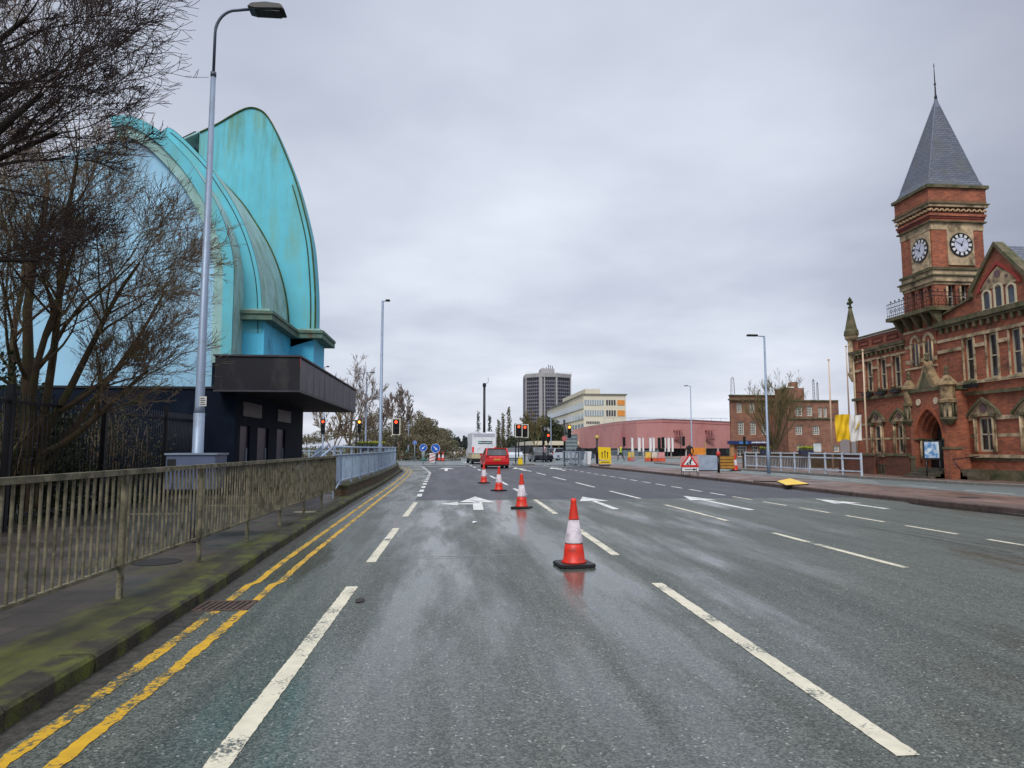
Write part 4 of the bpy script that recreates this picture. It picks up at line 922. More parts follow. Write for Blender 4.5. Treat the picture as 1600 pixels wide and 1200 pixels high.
M().box(-1.12, -.08, .28, 1.25, .06, .5).build('rear_bumper', BLACK, vn, bevel=.02)
M().box(-1.05, -.03, 1.1, -.88, 0, 1.6).build('tail_light', mat('tail_red_van', (200, 50, 40), .3, emit=((200, 50, 40), .4)), vn); M().box(1.03, -.03, 1.1, 1.19, 0, 1.6).build('tail_light', MATS['tail_red_van'], vn)
M().box(.05, -.03, .62, .57, -.012, .74).build('number_plate', MATS['plate_yellow'], vn)
M().box(-1.45, 4.4, 1.7, -1.08, 4.55, 2.15).build('mirror', BLACK, vn, bevel=.03)
M().box(-1.062, 4.62, 1.5, -.98, 5.2, 2.2).build('side_window', GLASS, vn)
for yw in (1.2, 5.6):
    for s in (-1.02, .92):
        q = M(); q.prism([(yw+.36*math.cos(2*PI*k/20), .36+.36*math.sin(2*PI*k/20)) for k in range(20)], 'x', s, s+.22); wo = q.build('wheel', MATS['tyre'], vn); M().prism([(yw+.2*math.cos(2*PI*k/14), .36+.2*math.sin(2*PI*k/14)) for k in range(14)], 'x', s-.008, s+.228).build('rim', GALV, wo)
M().box(-.9, .2, .2, 1.05, 6.2, .5).build('underbody', BLACK, vn)
M().box(.4, .9, 2.92, .95, 1.5, 3.02).build('roof_vent', VW, vn)

# ================================================================== TRAFFIC SIGNALS, SIGNS
RL = lampmat('signal_red', (255, 70, 36), 3); AL = lampmat('signal_amber', (255, 150, 50), 3)
def signal(label, u, vtop, Y, lit='red', backing=True, facing=0, pole=True, rz=0, zbase=0, off_u=0, hh=1.1):
    x = XU(u, Y); zt = ZV(vtop, Y, u); t = thing('traffic_signal', label, 'traffic light', (x, Y, zbase), rz, 'traffic signals')
    z0 = zt-hh-zbase; wd = .16*hh/1.1
    if backing:
        m = M(); m.box(-.3, .02, z0-.12, .3, .04, z0+hh+.08); m.build('backing_board', BLACK, t)
        e = M(); e.box(-.34, .0, z0-.16, -.27, .045, z0+hh+.12); e.box(.27, 0, z0-.16, .34, .045, z0+hh+.12); e.box(-.27, 0, z0-.16, .27, .045, z0-.09); e.box(-.27, 0, z0+hh+.05, .27, .045, z0+hh+.12); e.build('border', WHITE, t)
    hd = M().box(-wd, -.12, z0, wd, .0, z0+hh).build('head', BLACK, t, bevel=.02)
    for i in range(3):
        zc_ = z0+hh*(5-2*i)/6; on = (i == 0 and lit == 'red') or (i == 1 and lit == 'amber') or (i == 0 and lit == 'redamber')
        M().disc((0, -.13, zc_), .115, 'y', .012, 16).build('lens', (AL if lit == 'amber' or lit == 'redamber' else RL) if on else DARKM, hd)
        M().ring(roundarch(0, zc_, .135), roundarch(0, zc_, .12), 'y', -.28, -.12).build('visor', BLACK, hd)
    M().tube([(off_u, .08, 0), (off_u, .08, zt-zbase+.05)], .055, 8).build('pole', DARKM, t)
    return t
signal('red signal beyond the blue railing, right of the tall lamp post', 618.5, 656, 58)
signal('amber lit signal left of the tall grey lamp post', 561, 656, 60, 'redamber', backing=False)
signal('dim red signal under the far end of the dark canopy', 504, 655, 62, 'red', backing=False, hh=1.3)
signal('left head of the twin red signals on the centre island', 810.5, 664, 62, 'red', hh=.95)
signal('right head of the twin red signals on the centre island', 820, 665, 62.6, 'red', hh=.95)
signal('dark backed signal post just left of the twin red signals', 806, 662, 63.2, None, False, hh=1.1)
signal('small red signal between the twin signals and the tall black post', 856.5, 678, 70, 'red', False, hh=.9)
signal('unlit dark signal beside the small red one', 849, 682, 71, None, False, hh=.9)
signal('amber lit signal on the tall black post at the island end', 889.5, 664, 58, 'redamber', False, off_u=-.42)
signal('rear of a dark signal before the pink building, leftmost of four', 975, 683, 98, None, False, hh=1.3)
signal('rear of a dark signal beside the white banners', 1030, 684, 96, None, False, hh=1.5)
signal('tall dark signal at the right of the white banners', 1036, 683, 99, None, False, hh=1.6)
signal('rear of a dark signal in front of the pink building, rightmost', 1068, 682, 94, None, False, hh=1.3, off_u=-.35)
signal('dark signal on a post before the brown building shop sign', 1163, 682, 90, None, False, hh=1.1)
t = thing('signal_post', 'tall black post at the left end of the reddish island', 'post', (XU(882, 58), 58, 0)); M().tube([(0, 0, 0), (0, 0, ZV(656, 58, 882))], .085, 8).build('pole', BLACK, t)
M().disc((0, -.1, 2.3), .22, 'y', .02, 16).build('round_plate', mat('sign_pink', (200, 110, 110), .5), t)
# small railed camera arm behind the amber signal
t = thing('gantry_arm', 'thin dark curved arm post left of the amber signal', 'post', (XU(556, 61), 61, 0)); m = M(); m.tube([(0, 0, 0), (0, 0, 3.9)], .06, 6); m.tube([(0, 0, 3.9), (-.6, 0, 3.8), (-1.3, 0, 3.4), (-1.5, 0, 3.1)], .045, 6); m.build('pole', BLACK, t)

SB = mat('sign_blue', (20, 92, 190), .4, var=.08); SW = mat('sign_white', (226, 228, 230), .4, var=.05); SR = mat('sign_red', (205, 40, 36), .4, var=.05); SY = mat('sign_yellow', (240, 205, 20), .45, var=.08)
def disc_sign(label, u, v, Y, r, ang, h0=0, group=None):
    x = XU(u, Y); z = ZV(v, Y, u); t = thing('blue_arrow_sign', label, 'sign', (x, Y, 0), 0, group)
    M().disc((0, -.05, z), r, 'y', .03, 28).build('disc', SB, t)
    M().ring([(r*math.cos(2*PI*k/28), z+r*math.sin(2*PI*k/28)) for k in range(29)], [(r*.93*math.cos(2*PI*k/28), z+r*.93*math.sin(2*PI*k/28)) for k in range(29)], 'y', -.06, -.045).build('rim', SW, t)
    c, s = math.cos(ang), math.sin(ang); P = [(-.55, -.09), (.1, -.09), (.1, -.3), (.6, 0), (.1, .3), (.1, .09), (-.55, .09)]
    M().prism([((p[0]*c-p[1]*s)*r, z+(p[0]*s+p[1]*c)*r) for p in P], 'y', -.065, -.05).build('arrow', SW, t)
    M().tube([(0, .03, 0), (0, .03, z+r*.5)], .04, 6).build('post', GALV, t); return t
disc_sign('large blue disc with white keep-left arrow, left of the pair', 661.5, 699.5, 66, .36, R(225), group='blue arrow discs')
disc_sign('large blue disc with white arrow, right of the pair above the cones', 680.5, 700.5, 67, .44, R(-45), group='blue arrow discs')
disc_sign('small high blue disc on a post left of the big blue discs', 648, 691.5, 78, .23, R(90), group='blue arrow discs')
t = thing('red_white_board', 'red and white chevron board standing among the distant cones', 'board', (XU(676, 68), 68, 0)); M().box(-.3, 0, .1, .3, .05, 1.0).build('board', SW, t)
for k in range(3): M().prism([(-.3, .15+k*.3), (.3, .35+k*.3), (.3, .45+k*.28), (-.3, .25+k*.28)], 'y', -.01, 0).build('stripe', SR, t)
# roadworks triangle on a frame, with arrow plate
x, y = G(1078, 743, .12)
t = thing('roadworks_sign', 'red bordered roadworks triangle above a white arrow plate on the island', 'sign', (x, y, .12), R(-6)); t.scale = (.84, .84, .84)
m = M()
for a, b_ in (((-.55, -.1, 0), (-.42, .0, .95)), ((.42, -.1, 0), (.34, 0, .95)), ((.02, .25, 0), (.0, .02, .9)), ((.62, .3, 0), (.4, .05, .8)), ((-.35, .3, 0), (-.3, .05, .8))): m.bar(a, b_, .025)
m.bar((-.5, -.07, .25), (.46, -.07, .25), .025); m.build('frame', DARKM, t)
M().prism([(-.6, .52), (.56, .52), (.5, 1.16), (-.5, 1.16)], 'y', -.03, -.01).build('back_plate', mat('plate_back', (206, 150, 146), .5), t)
M().prism([(-.56, .54), (.54, .54), (.0, 1.32)], 'y', -.045, -.03).build('red_triangle', SR, t)
M().prism([(-.38, .63), (.36, .63), (.0, 1.17)], 'y', -.055, -.045).build('white_triangle', SW, t)
g = M(); z_ = -.062
g.prism([(.02, .66), (.08, .66), (.06, .8), (.14, .93), (.08, 1.0), (-.02, .9), (.02, .8)], 'y', z_, -.055); g.disc((.1, z_, 1.02), .035, 'y', .007, 10); g.prism([(-.24, .65), (-.04, .65), (-.12, .75)], 'y', z_, -.055)
g.prism([(-.18, .74), (-.16, .72), (.12, .88), (.1, .91)], 'y', z_-.003, z_); g.prism([(-.02, .66), (.02, .66), (.04, .82), (0, .86), (-.03, .8)], 'y', z_, -.055); g.build('digger_pictogram', BLACK, t)
M().box(-.46, -.06, .22, .5, -.04, .5).build('arrow_plate', SW, t)
M().prism([(-.32, .34), (.2, .34), (.2, .28), (.4, .36), (.2, .44), (.2, .38), (-.32, .38)], 'y', -.066, -.06).build('arrow', BLACK, t)
M().box(-.5, -.075, .5, .52, -.05, .54).build('red_strip', SR, t)
# yellow diversion board
x, y = G(945, 728, .12)
t = thing('yellow_board', 'bright yellow temporary board with black arrows on the island', 'sign', (x, y, .12), R(-4)); m = M(); m.bar((-.4, .2, 0), (-.4, 0, 1.3), .03); m.bar((.4, .2, 0), (.4, 0, 1.3), .03); m.box(-.4, -.1, 0, .4, .3, .08); m.build('frame', DARKM, t)
M().prism([(-.46, .5), (.5, .42), (.46, 1.42), (-.52, 1.46)], 'y', -.03, 0).build('board', SY, t); M().box(-.44, -.03, .17, .5, 0, .4).build('lower_plate', SY, t)
g = M()
for a, h in ((-.2, .5), (.02, .62), (.22, .5)): g.prism([(a-.03, .6), (a+.03, .6), (a+.03, .6+h*.75), (a+.08, .6+h*.75), (a, .6+h), (a-.08, .6+h*.75), (a-.03, .6+h*.75)], 'y', -.036, -.03)
g.build('arrows', BLACK, t); M().box(-.3, -.036, .26, .36, -.03, .32).build('lettering', BLACK, t)
# fallen yellow board
x0, y0 = G(1225, 752.5, .14); x0 += .3
t = thing('fallen_sign', 'yellow temporary board lying face up on the island', 'sign', (x0, y0, .123), R(-8))
q = [G(u, v, .16) for u, v in ((1203, 752), (1224, 747.5), (1251, 756), (1216, 758))]; c, s = math.cos(R(8)), math.sin(R(8))
ql = [((a+.3-x0)*c-(b-y0)*s, (a+.3-x0)*s+(b-y0)*c) for a, b in q]
M().prism(ql, 'z', .03, .045).build('board', mat('faded_yellow', (236, 196, 62), .6, dirt=(200, 190, 150), dirt_amt=.4, dscale=2), t)
m = M(); 
for i in range(4): a, b = ql[i], ql[(i+1) % 4]; m.bar((a[0], a[1], .018), (b[0], b[1], .018), .05, .03)
m.bar((ql[0][0], ql[0][1], .02), (ql[0][0]-.8, ql[0][1]+.5, .02), .04); m.build('frame', BLACK, t)

# guard rail on the far kerb
gr_ = thing('kerb_guard_rail', 'galvanised two-rail guard rail along the far kerb', 'railing', (20.15, 32.6, .12)); off = gr_.location
a_, b_ = (20.2, 32.75), (19.62, 45.0)
npost = 9
PGR = mat('pale_rail_paint', (196, 206, 220), .5, var=.15, scale=4, dirt=(150, 156, 160), dirt_amt=.3)
for nm, z in (('top_rail', 1.08), ('middle_rail', .86), ('bottom_rail', .22)): M().bar((*a_, z+.12), (*b_, z+.12), .06, .065).build(nm, PGR, gr_, off)
for k in range(npost):
    x = a_[0]+(b_[0]-a_[0])*k/(npost-1); y = a_[1]+(b_[1]-a_[1])*k/(npost-1); M().box(x-.035, y-.035, .12, x+.045, y+.045, 1.26).build('post', PGR, gr_, off)
m = M()
for k in range(70):
    t_ = (k+.5)/70
    if t_ > .35: x = a_[0]+(b_[0]-a_[0])*t_; y = a_[1]+(b_[1]-a_[1])*t_; m.box(x-.008, y-.008, .34, x+.008, y+.008, .98)
m.build('infill_bars', PGR, gr_, off)
planter('trough of green plants on the far guard rail, left of the lamp post', XU(1192, 41)+.15, 41, 1.0, .62, seed=5, yellow=.2, dp=.3); planter('trough of yellow daffodils on the guard rail right of the tree', XU(1255, 37.5)+.15, 37.5, 1.0, .8, seed=6, yellow=1.0, dp=.3)
# barriers, crates and clutter at the junction
def barrier(label, u, Y, wd, h, rz=0, mt=GALV, z=.1, solid=False):
    t = thing('pedestrian_barrier', label, 'barrier', (XU(u, Y), Y, z), rz, 'pedestrian barriers'); m = M()
    m.box(-wd/2, -.02, .12, -wd/2+.05, .02, h); m.box(wd/2-.05, -.02, .12, wd/2, .02, h); m.box(-wd/2+.05, -.02, h-.05, wd/2-.05, .02, h); m.box(-wd/2+.05, -.02, .16, wd/2-.05, .02, .21); m.build('frame', mt, t)
    b = M(); n = int(wd/.11)
    for k in range(1, n): x = -wd/2+wd*k/n; b.box(x-.012, -.01, .21, x+.012, .01, h-.05)
    b.build('infill_bars', mt, t)
    for s in (-1, 1): M().box(s*wd/2*.8-.03, -.25, 0, s*wd/2*.8+.03, .25, .12).build('foot', mt, t)
    return t
barrier('silver barrier panel at the island end beside the tall black post', 889, 57, 1.1, 1.15, R(-30)); barrier('second silver barrier panel along the island end', 899, 54.5, 1.3, 1.15, R(-60)); barrier('third silver barrier panel, before the small white board', 911, 53, 1.2, 1.1, R(-70))
barrier('grey barrier before the pink building left of the hi-vis walker', 965, 78, 2.2, 1.1); barrier('grey barrier in front of the white banners', 1007, 76, 3.2, 1.1); barrier('grey barrier right of the hi-vis walker', 985, 80, 1.6, 1.1)
t = thing('white_a_board', 'small white folding board between the barriers', 'board', (XU(918, 56), 56, .12), R(10)); M().prism([(-.3, .05), (.22, .05), (.34, 1.1), (-.1, 1.1)], 'y', -.05, 0).build('front_panel', SW, t); M().prism([(-.3, .05), (.22, .05), (.34, 1.1), (-.1, 1.1)], 'y', .3, .34).build('rear_panel', SW, t)
for i, (u, Y, lb) in enumerate(((1013, 74, 'orange and white water barrier before the banners, left one'), (1021, 74, 'orange and white water barrier before the banners, right one'), (1033, 73, 'pink and white water barrier by the dark signals'), (986, 78, 'yellow fronted utility box by the far barriers'))):
    t = thing('water_barrier', lb, 'barrier', (XU(u, Y), Y, .05), 0, 'plastic barriers'); wd = .42
    M().prism([(-wd, 0), (wd, 0), (wd*.9, .35), (-wd*.9, .35)], 'y', -.2, .2).build('base', mat('barrier_red', (214, 92, 62), .6), t, bevel=.03); M().box(-wd*.86, -.12, .352, wd*.86, .12, 1.0).build('body', (mat('barrier_yellow', (230, 190, 90), .6), mat('barrier_white', (220, 206, 190), .6), mat('barrier_pink', (214, 150, 150), .6), MATS['barrier_yellow'] if 0 else mat('box_yellow', (222, 190, 70), .6))[i], t, bevel=.04)
# stacked blue-grey barrier panels, timber crate, red-topped bollard, orange unit
t = thing('panel_stack', 'stack of blue-grey barrier panels right of the roadworks sign', 'barrier', (XU(1105, 41), 41, .12), R(-4))
for k in range(4): m = M(); m.prism([(-.62, .04), (.62, .04), (.6-.05*k, .92-.04*k), (-.6, .98-.02*k)], 'y', k*.14, k*.14+.07); m.build('panel', mat('panel_grey_blue', (158, 172, 192), .5), t)
M().box(-.6, -.1, 0, .6, .62, .05).build('base', DARKM, t)
t = thing('timber_crate', 'ochre timber crate between the bollard and the guard rail', 'crate', (XU(1133, 44), 44, .12), 0)
for k in range(4): M().box(-.46, -.3, .06+k*.2, .46, -.26, .22+k*.2).build('board', mat('ochre_board', (178, 128, 52), .7), t)
M().box(-.44, -.25, .02, .44, .3, .86).build('body', mat('ochre_dark', (120, 84, 40), .8), t)
t = thing('bollard', 'thin black bollard with a red top left of the timber crate', 'bollard', (XU(1122, 38), 38, .12)); M().lathe([(.07, 0), (.06, .9)], n=10).build('body', BLACK, t); M().lathe([(.08, .9), (.12, 1.0), (.12, 1.14), (.05, 1.2)], n=10).build('cap', mat('cap_red', (190, 60, 50), .5), t)
t = thing('site_unit', 'orange site unit beyond the roadworks sign', 'cabin', (XU(1090, 66), 66, .1)); M().box(-.75, 0, .7, .75, .8, 1.42).build('body', mat('unit_orange', (226, 142, 50), .6), t, bevel=.03); M().box(-.7, .05, 0, .7, .7, .7).build('base', mat('unit_pink', (190, 110, 106), .7), t); M().box(.76, -.02, .2, .84, .06, 2.0).build('post', mat('post_ochre', (180, 150, 90), .7), t)
# yellow bollard base by the twin signals
t = thing('yellow_bollard', 'squat yellow bollard on the centre island under the twin signals', 'bollard', (XU(813, 60), 60, 0)); M().box(-.2, -.1, .05, .2, .1, .55).build('body', SY, t, bevel=.04); M().box(-.16, -.1, .56, .16, .08, .78).build('cap', mat('cap_pale', (212, 200, 150), .5), t, bevel=.04)
struct(M().prism([(XU(803, 62), 60.5), (XU(834, 62), 61), (XU(836, 62), 63.5), (XU(803, 62), 64)], 'z', 0, .1).build('traffic_island', K_GREY))
# white banners before the pink building
for i, (u, wv) in enumerate(((988, 3), (999, 4.5), (1005, 2.5), (1016.5, 4), (1021.5, 3.5), (1039.5, 2.5), (1045, 4), (1051, 3))):
    t = thing('white_banner', 'tall white banner before the pink building, number %s from the left' % ['first', 'second', 'third', 'fourth', 'fifth', 'sixth', 'seventh', 'eighth'][i], 'banner', (XU(u, 100), 100, .1), 0, 'white banners')
    t['label'] = ['leftmost', 'second', 'third', 'fourth', 'fifth', 'sixth', 'seventh', 'rightmost'][i]+' of the eight tall white banners before the pink building'
    hw = wv/2/1080*100; M().prism([(-hw, .85), (hw, .85), (hw, 2.8), (-hw*.6, 2.95)], 'y', 0, .05).build('cloth', mat('banner_white', (236, 232, 232), .6, var=.05), t); M().tube([(-hw, .03, 0), (-hw, .03, 3.0)], .03, 5).build('pole', GALV, t)
# street name style post with a yellow top
t = thing('yellow_topped_post', 'dark post with a pale yellow top above the yellow board', 'post', (XU(933, 60), 60, .1)); M().tube([(0, 0, 0), (0, 0, 2.2)], .09, 8).build('pole', DARKM, t); M().lathe([(.09, 2.2), (.17, 2.25), (.19, 2.4), (.1, 2.5)], n=12).build('cap', mat('cap_yellow', (206, 178, 90), .6), t)
t = thing('grey_road_sign', 'grey-green direction sign behind the tall black signal post', 'sign', (XU(892, 70), 70, 0)); M().box(-.6, 0, 1.3, .7, .06, 2.9).build('panel', mat('sign_grey_green', (96, 112, 116), .6), t); M().tube([(-.4, .1, 0), (-.4, .1, 2.8)], .05, 6).build('post', GALV, t); M().tube([(.5, .1, 0), (.5, .1, 2.8)], .05, 6).build('post', GALV, t)
for k in range(4): M().box(-.5, -.01, 1.45+k*.36, .6, -.001, 1.55+k*.36).build('lettering', mat('letter_pale', (150, 162, 166), .5), t)
# small structures at left behind the blue railing: low white fence
t = thing('low_fence', 'low pale fence beyond the underpass under the canopy', 'fence', (XU(480, 52), 52, .1)); m = M()
for z in (.5, 1.15): m.box(-2.2, -.02, z, 2.6, .02, z+.07)
for k in range(9): m.box(-2.2+k*.58, -.04, 0, -2.13+k*.58, .04, 1.3)
m.build('rails', PB, t)

# ================================================================== PEOPLE
def person(label, u, Y, top, legs, rz=0, stride=.25, skin=(190, 140, 115), hair=(40, 30, 26), H=1.72, z=.12, arm=.1):
    t = thing('person', label, 'person', (XU(u, Y), Y, z), rz, 'people at the junction'); k = H/1.75
    J = [(0, 0, .95, .13), (0, 0, 1.15, .125), (0, 0, 1.4, .15), (0, 0, 1.5, .06), (0, .01, 1.57, .055), (0, .02, 1.66, .095), (0, .0, 1.73, .08),
         (.09, 0, .9, .095), (.1, stride, .5, .065), (.1, stride*.9, .09, .045), (.1, stride+.14, .04, .04), (-.09, 0, .9, .095), (-.1, -stride*.5, .5, .065), (-.1, -stride*1.1, .1, .045), (-.1, -stride*1.1+.14, .04, .04),
         (.2, 0, 1.4, .06), (.25, -arm, 1.13, .045), (.25, arm, .9, .035), (.25, arm+.05, .8, .03), (-.2, 0, 1.4, .06), (-.25, arm, 1.13, .045), (-.25, arm*2, .92, .035), (-.25, arm*2+.05, .82, .03)]
    Ed = [(0, 1), (1, 2), (2, 3), (3, 4), (4, 5), (5, 6), (0, 7), (7, 8), (8, 9), (9, 10), (0, 11), (11, 12), (12, 13), (13, 14), (2, 15), (15, 16), (16, 17), (17, 18), (2, 19), (19, 20), (20, 21), (21, 22)]
    me = bpy.data.meshes.new('body'); me.from_pydata([(a*k, b*k, c*k) for a, b, c, _ in J], Ed, []); o = bpy.data.objects.new('body', me); C.objects.link(o); o.parent = t
    md = o.modifiers.new('skin', 'SKIN'); md.use_smooth_shade = True
    if not me.skin_vertices: 
        bpy.context.view_layer.objects.active = o
        me.attributes.new('x', 'FLOAT', 'POINT')
    for i, sv in enumerate(me.skin_vertices[0].data if me.skin_vertices else []): sv.radius = (J[i][3]*k, J[i][3]*k*.8); sv.use_root = (i == 0)
    s = o.modifiers.new('sub', 'SUBSURF'); s.levels = 1; s.render_levels = 1
    # clothing colours by height on the one body
    key = 'person_%d_%d' % (top[0], legs[0]); m_, nt_, b_ = newmat(key); tc = N(nt_, 'ShaderNodeTexCoord'); sp_ = N(nt_, 'ShaderNodeSeparateXYZ'); L(nt_, tc.outputs['Object'], sp_.inputs[0])
    r_ = N(nt_, 'ShaderNodeValToRGB'); r_.color_ramp.interpolation = 'CONSTANT'; dv = N(nt_, 'ShaderNodeMath', operation='DIVIDE'); L(nt_, sp_.outputs['Z'], dv.inputs[0]); dv.inputs[1].default_value = 2; L(nt_, dv.outputs[0], r_.inputs[0])
    els = r_.color_ramp.elements; els[0].position = 0; els[0].color = (*lin((25, 22, 22)), 1); els[1].position = .06*k; els[1].color = (*lin(legs), 1)
    for p_, c_ in ((.46*k, top), (.765*k, skin), (.85*k, hair)): z_ = els.new(p_); z_.color = (*lin(c_), 1)
    L(nt_, r_.outputs[0], b_.inputs['Base Color']); b_.inputs['Roughness'].default_value = .8; me.materials.append(m_)
    return t
person('walker in a yellow hi-vis jacket and dark trousers before the pink building', 970, 74, (200, 215, 60), (30, 32, 44), R(90), .32)
person('person in dark clothes standing behind the silver barriers', 905, 62, (34, 30, 40), (28, 30, 38), R(160), .05)
person('person in black standing behind the yellow board', 932.5, 63, (26, 24, 30), (24, 24, 30), R(20), .08)
person('person in dark clothing just behind the roadworks triangle', 1077, 46, (30, 30, 36), (30, 34, 52), R(10), .1, H=1.8)
person('pedestrian in a pale pink top left of the silver car post', 851, 72, (214, 170, 176), (60, 60, 74), R(90), .2)

# ================================================================== TOWN HALL
F = 23.4
BRK = brick('orange_red_brick', (184, 106, 74), (144, 80, 60), (132, 104, 86), 1.0, (70, 52, 42), .6)
STN = mat('weathered_stone', (200, 176, 142), .8, var=.3, scale=3, dirt=(96, 84, 60), dirt_amt=.62, dscale=1.6, bmp=.3)
STG = mat('mossy_stone', (108, 100, 76), .85, var=.4, scale=4, dirt=(60, 68, 34), dirt_amt=.6, dscale=1.8, bmp=.4)
SLATE = None
STB = mat('brown_weathered_stone', (164, 138, 104), .85, var=.35, scale=4, dirt=(84, 72, 48), dirt_amt=.65, dscale=2.4, bmp=.4)
def slate():
    m, nt, b = newmat('roof_slate'); v = wallvec(nt); t = N(nt, 'ShaderNodeTexBrick'); L(nt, v, t.inputs['Vector']); t.inputs['Scale'].default_value = 1
    t.inputs['Brick Width'].default_value = .3; t.inputs['Row Height'].default_value = .11; t.inputs['Mortar Size'].default_value = .012
    t.inputs['Color1'].default_value = (*lin((108, 114, 128)), 1); t.inputs['Color2'].default_value = (*lin((90, 96, 112)), 1); t.inputs['Mortar'].default_value = (*lin((54, 58, 68)), 1)
    o = mixc(nt, ramp(nt, noise(nt, 1.2, 6, rough=.7), .5, .8), t.outputs[0], lin((92, 98, 84))); L(nt, o, b.inputs['Base Color']); b.inputs['Roughness'].default_value = .55; bump(nt, b, t.outputs['Fac'], -.4, .01); return m
SLATE = slate()
th = thing('town_hall', 'red brick Victorian town hall with stone trim, gables and clock tower', 'building', (F, 34, .12)); off = th.location
CRM = mat('cream_frame', (206, 196, 168), .5, var=.1)
# --- right wing front
up = [(28.9, 29.5, 4.55, 6.5), (27.55, 28.13, 4.55, 6.5), (26.3, 26.87, 4.55, 6.5), (24.9, 25.5, 4.55, 6.5), (23.4, 24.0, 4.55, 6.5), (22, 22.6, 4.55, 6.5)]
lo = [(28.02, 28.98, 1.34, 2.86), (25.5, 26.45, 1.34, 2.86), (23.0, 23.95, 1.34, 2.86)]
gab = [(27.76, 28.12, 7.55, 8.35), (27.1, 27.46, 7.55, 8.5), (26.42, 26.78, 7.55, 8.35)]
m = M(); wall_holes(m, F, 'x', 20, 31.2, .1, 7.5, up+lo, .22, 1)
m.box(F+.25, 20, .1, F+13, 31.2, 7.4)
wr_ = m.build('wall', BRK, th, off)
for h in up: window(th, 'x', F, *h, 1, CRM, bars=(0, 1), fw=.075, depth=.16)
for h in lo: window(th, 'x', F, *h, 1, CRM, bars=(1, 1), fw=.09, depth=.16)
# --- left wing front
upl = [(36.5, 37.1, 4.66, 6.36), (35.25, 35.85, 4.66, 6.36), (34.05, 34.65, 4.66, 6.36)]
lol = [(35.85, 36.65, 1.22, 2.76), (34.0, 34.65, 1.22, 2.76)]
m = M(); wall_holes(m, F, 'x', 33.5, 38.3, .1, 7.75, upl+lol, .22, 1); m.box(F+.25, 33.5, .1, F+11, 38.3, 7.2); m.box(F, 38.3, .1, F+11, 38.35, 7.75); m.box(F+.002, 33.5, 7.2, F+.25, 38.3, 7.75)
m.build('wall', BRK, th, off)
for h in upl: window(th, 'x', F, *h, 1, CRM, bars=(0, 1), fw=.075, depth=.16)
for h in lol: window(th, 'x', F, *h, 1, CRM, bars=(0, 1), fw=.09, depth=.16)
# recessed brick panels in the parapet
for a in (34.1, 35.4, 36.7): m = M(); m.box(F-.035, a, 7.28, F-.003, a+.12, 7.58); m.box(F-.035, a+.85, 7.28, F-.003, a+.97, 7.58); m.box(F-.035, a+.12, 7.5, F-.003, a+.85, 7.58); m.box(F-.035, a+.12, 7.28, F-.003, a+.85, 7.34); m.build('parapet_panel', brick('dark_red_brick', (126, 50, 38), (104, 42, 34), (80, 56, 46), 1), th, off)
def course(name, y0, y1, z0, z1, d, mt=STN, x=F):
    m = M(); m.box(x-d, y0, z0, x-.002, y1, z1); return m.build(name, mt, th, off)
# string courses, sills, cornices
course('coping', 33.5, 38.4, 7.76, 7.86, .1, STG); course('cornice', 33.5, 38.45, 6.92, 7.08, .2, STG); course('cornice', 33.5, 38.4, 6.82, 6.915, .12, STN)
course('string_course', 33.5, 38.4, 4.2, 4.36, .13, STG); course('lintel_band', 33.5, 38.35, 6.4, 6.5, .05, STN); course('sill', 33.5, 38.35, 1.02, 1.2, .1, STN); course('plinth', 33.5, 38.4, .1, .62, .08, STG)
course('band', 33.5, 38.35, 1.95, 2.05, .015, STN); course('impost_band', 36.75, 38.3, 2.76, 2.9, .05, STN)
course('cornice', 20, 31.15, 7.28, 7.5, .24, STG); course('cornice', 20, 31.15, 7.16, 7.275, .14, STG)
course('string_course', 20, 30.9, 3.86, 4.0, .12, STG); course('sill_band', 20, 30.6, 4.38, 4.52, .1, STN); course('lintel_band', 20, 31.15, 6.52, 6.66, .05, STN)
for a, b_ in ((20, 21.9), (22.7, 23.3), (24.1, 24.8), (25.6, 26.2), (26.97, 27.45), (28.23, 28.8), (29.6, 31.15)): course('impost_band', a, b_, 6.0, 6.16, .07, STN)
for a, b_ in ((37.2, 38.3), (35.95, 36.4), (34.75, 35.15)): course('impost_band', a, b_, 5.86, 6.0, .07, STN)
course('sill', 20, 29.9, 1.08, 1.22, .12, STN); course('ledge', 20, 29.8, .96, 1.075, .06, STG); course('plinth', 20, 29.5, .1, .56, .1, STG)
for a, b_ in ((20, 22.8), (24.15, 25.3), (26.65, 27.85), (29.15, 30.2)): course('band', a, b_, 1.98, 2.12, .012, STN); course('impost_band', a, b_, 2.72, 2.9, .06, STN)
# window surrounds
for h in up+upl:
    m = M(); m.box(F-.05, h[0]-.09, h[2], F-.004, h[0], h[3]); m.box(F-.05, h[1], h[2], F-.004, h[1]+.07, h[3]); m.box(F-.07, h[0]-.12, h[3], F-.055, h[1]+.12, h[3]+.1); m.build('surround', STN, th, off)
    M().box(F-.12, h[0]-.1, h[2]-.09, F-.004+.1, h[1]+.1, h[2]-.001).build('sill', STG if h in upl else STN, th, off)
# cornice brackets
for y0, y1, zb0, zb1 in ((33.7, 38.3, 6.62, 6.815), (20.2, 31.0, 6.92, 7.155)):
    y = y0
    while y < y1: M().box(F-.17, y, zb0, F-.006, y+.1, zb1).build('bracket', STG, th, off); y += .42
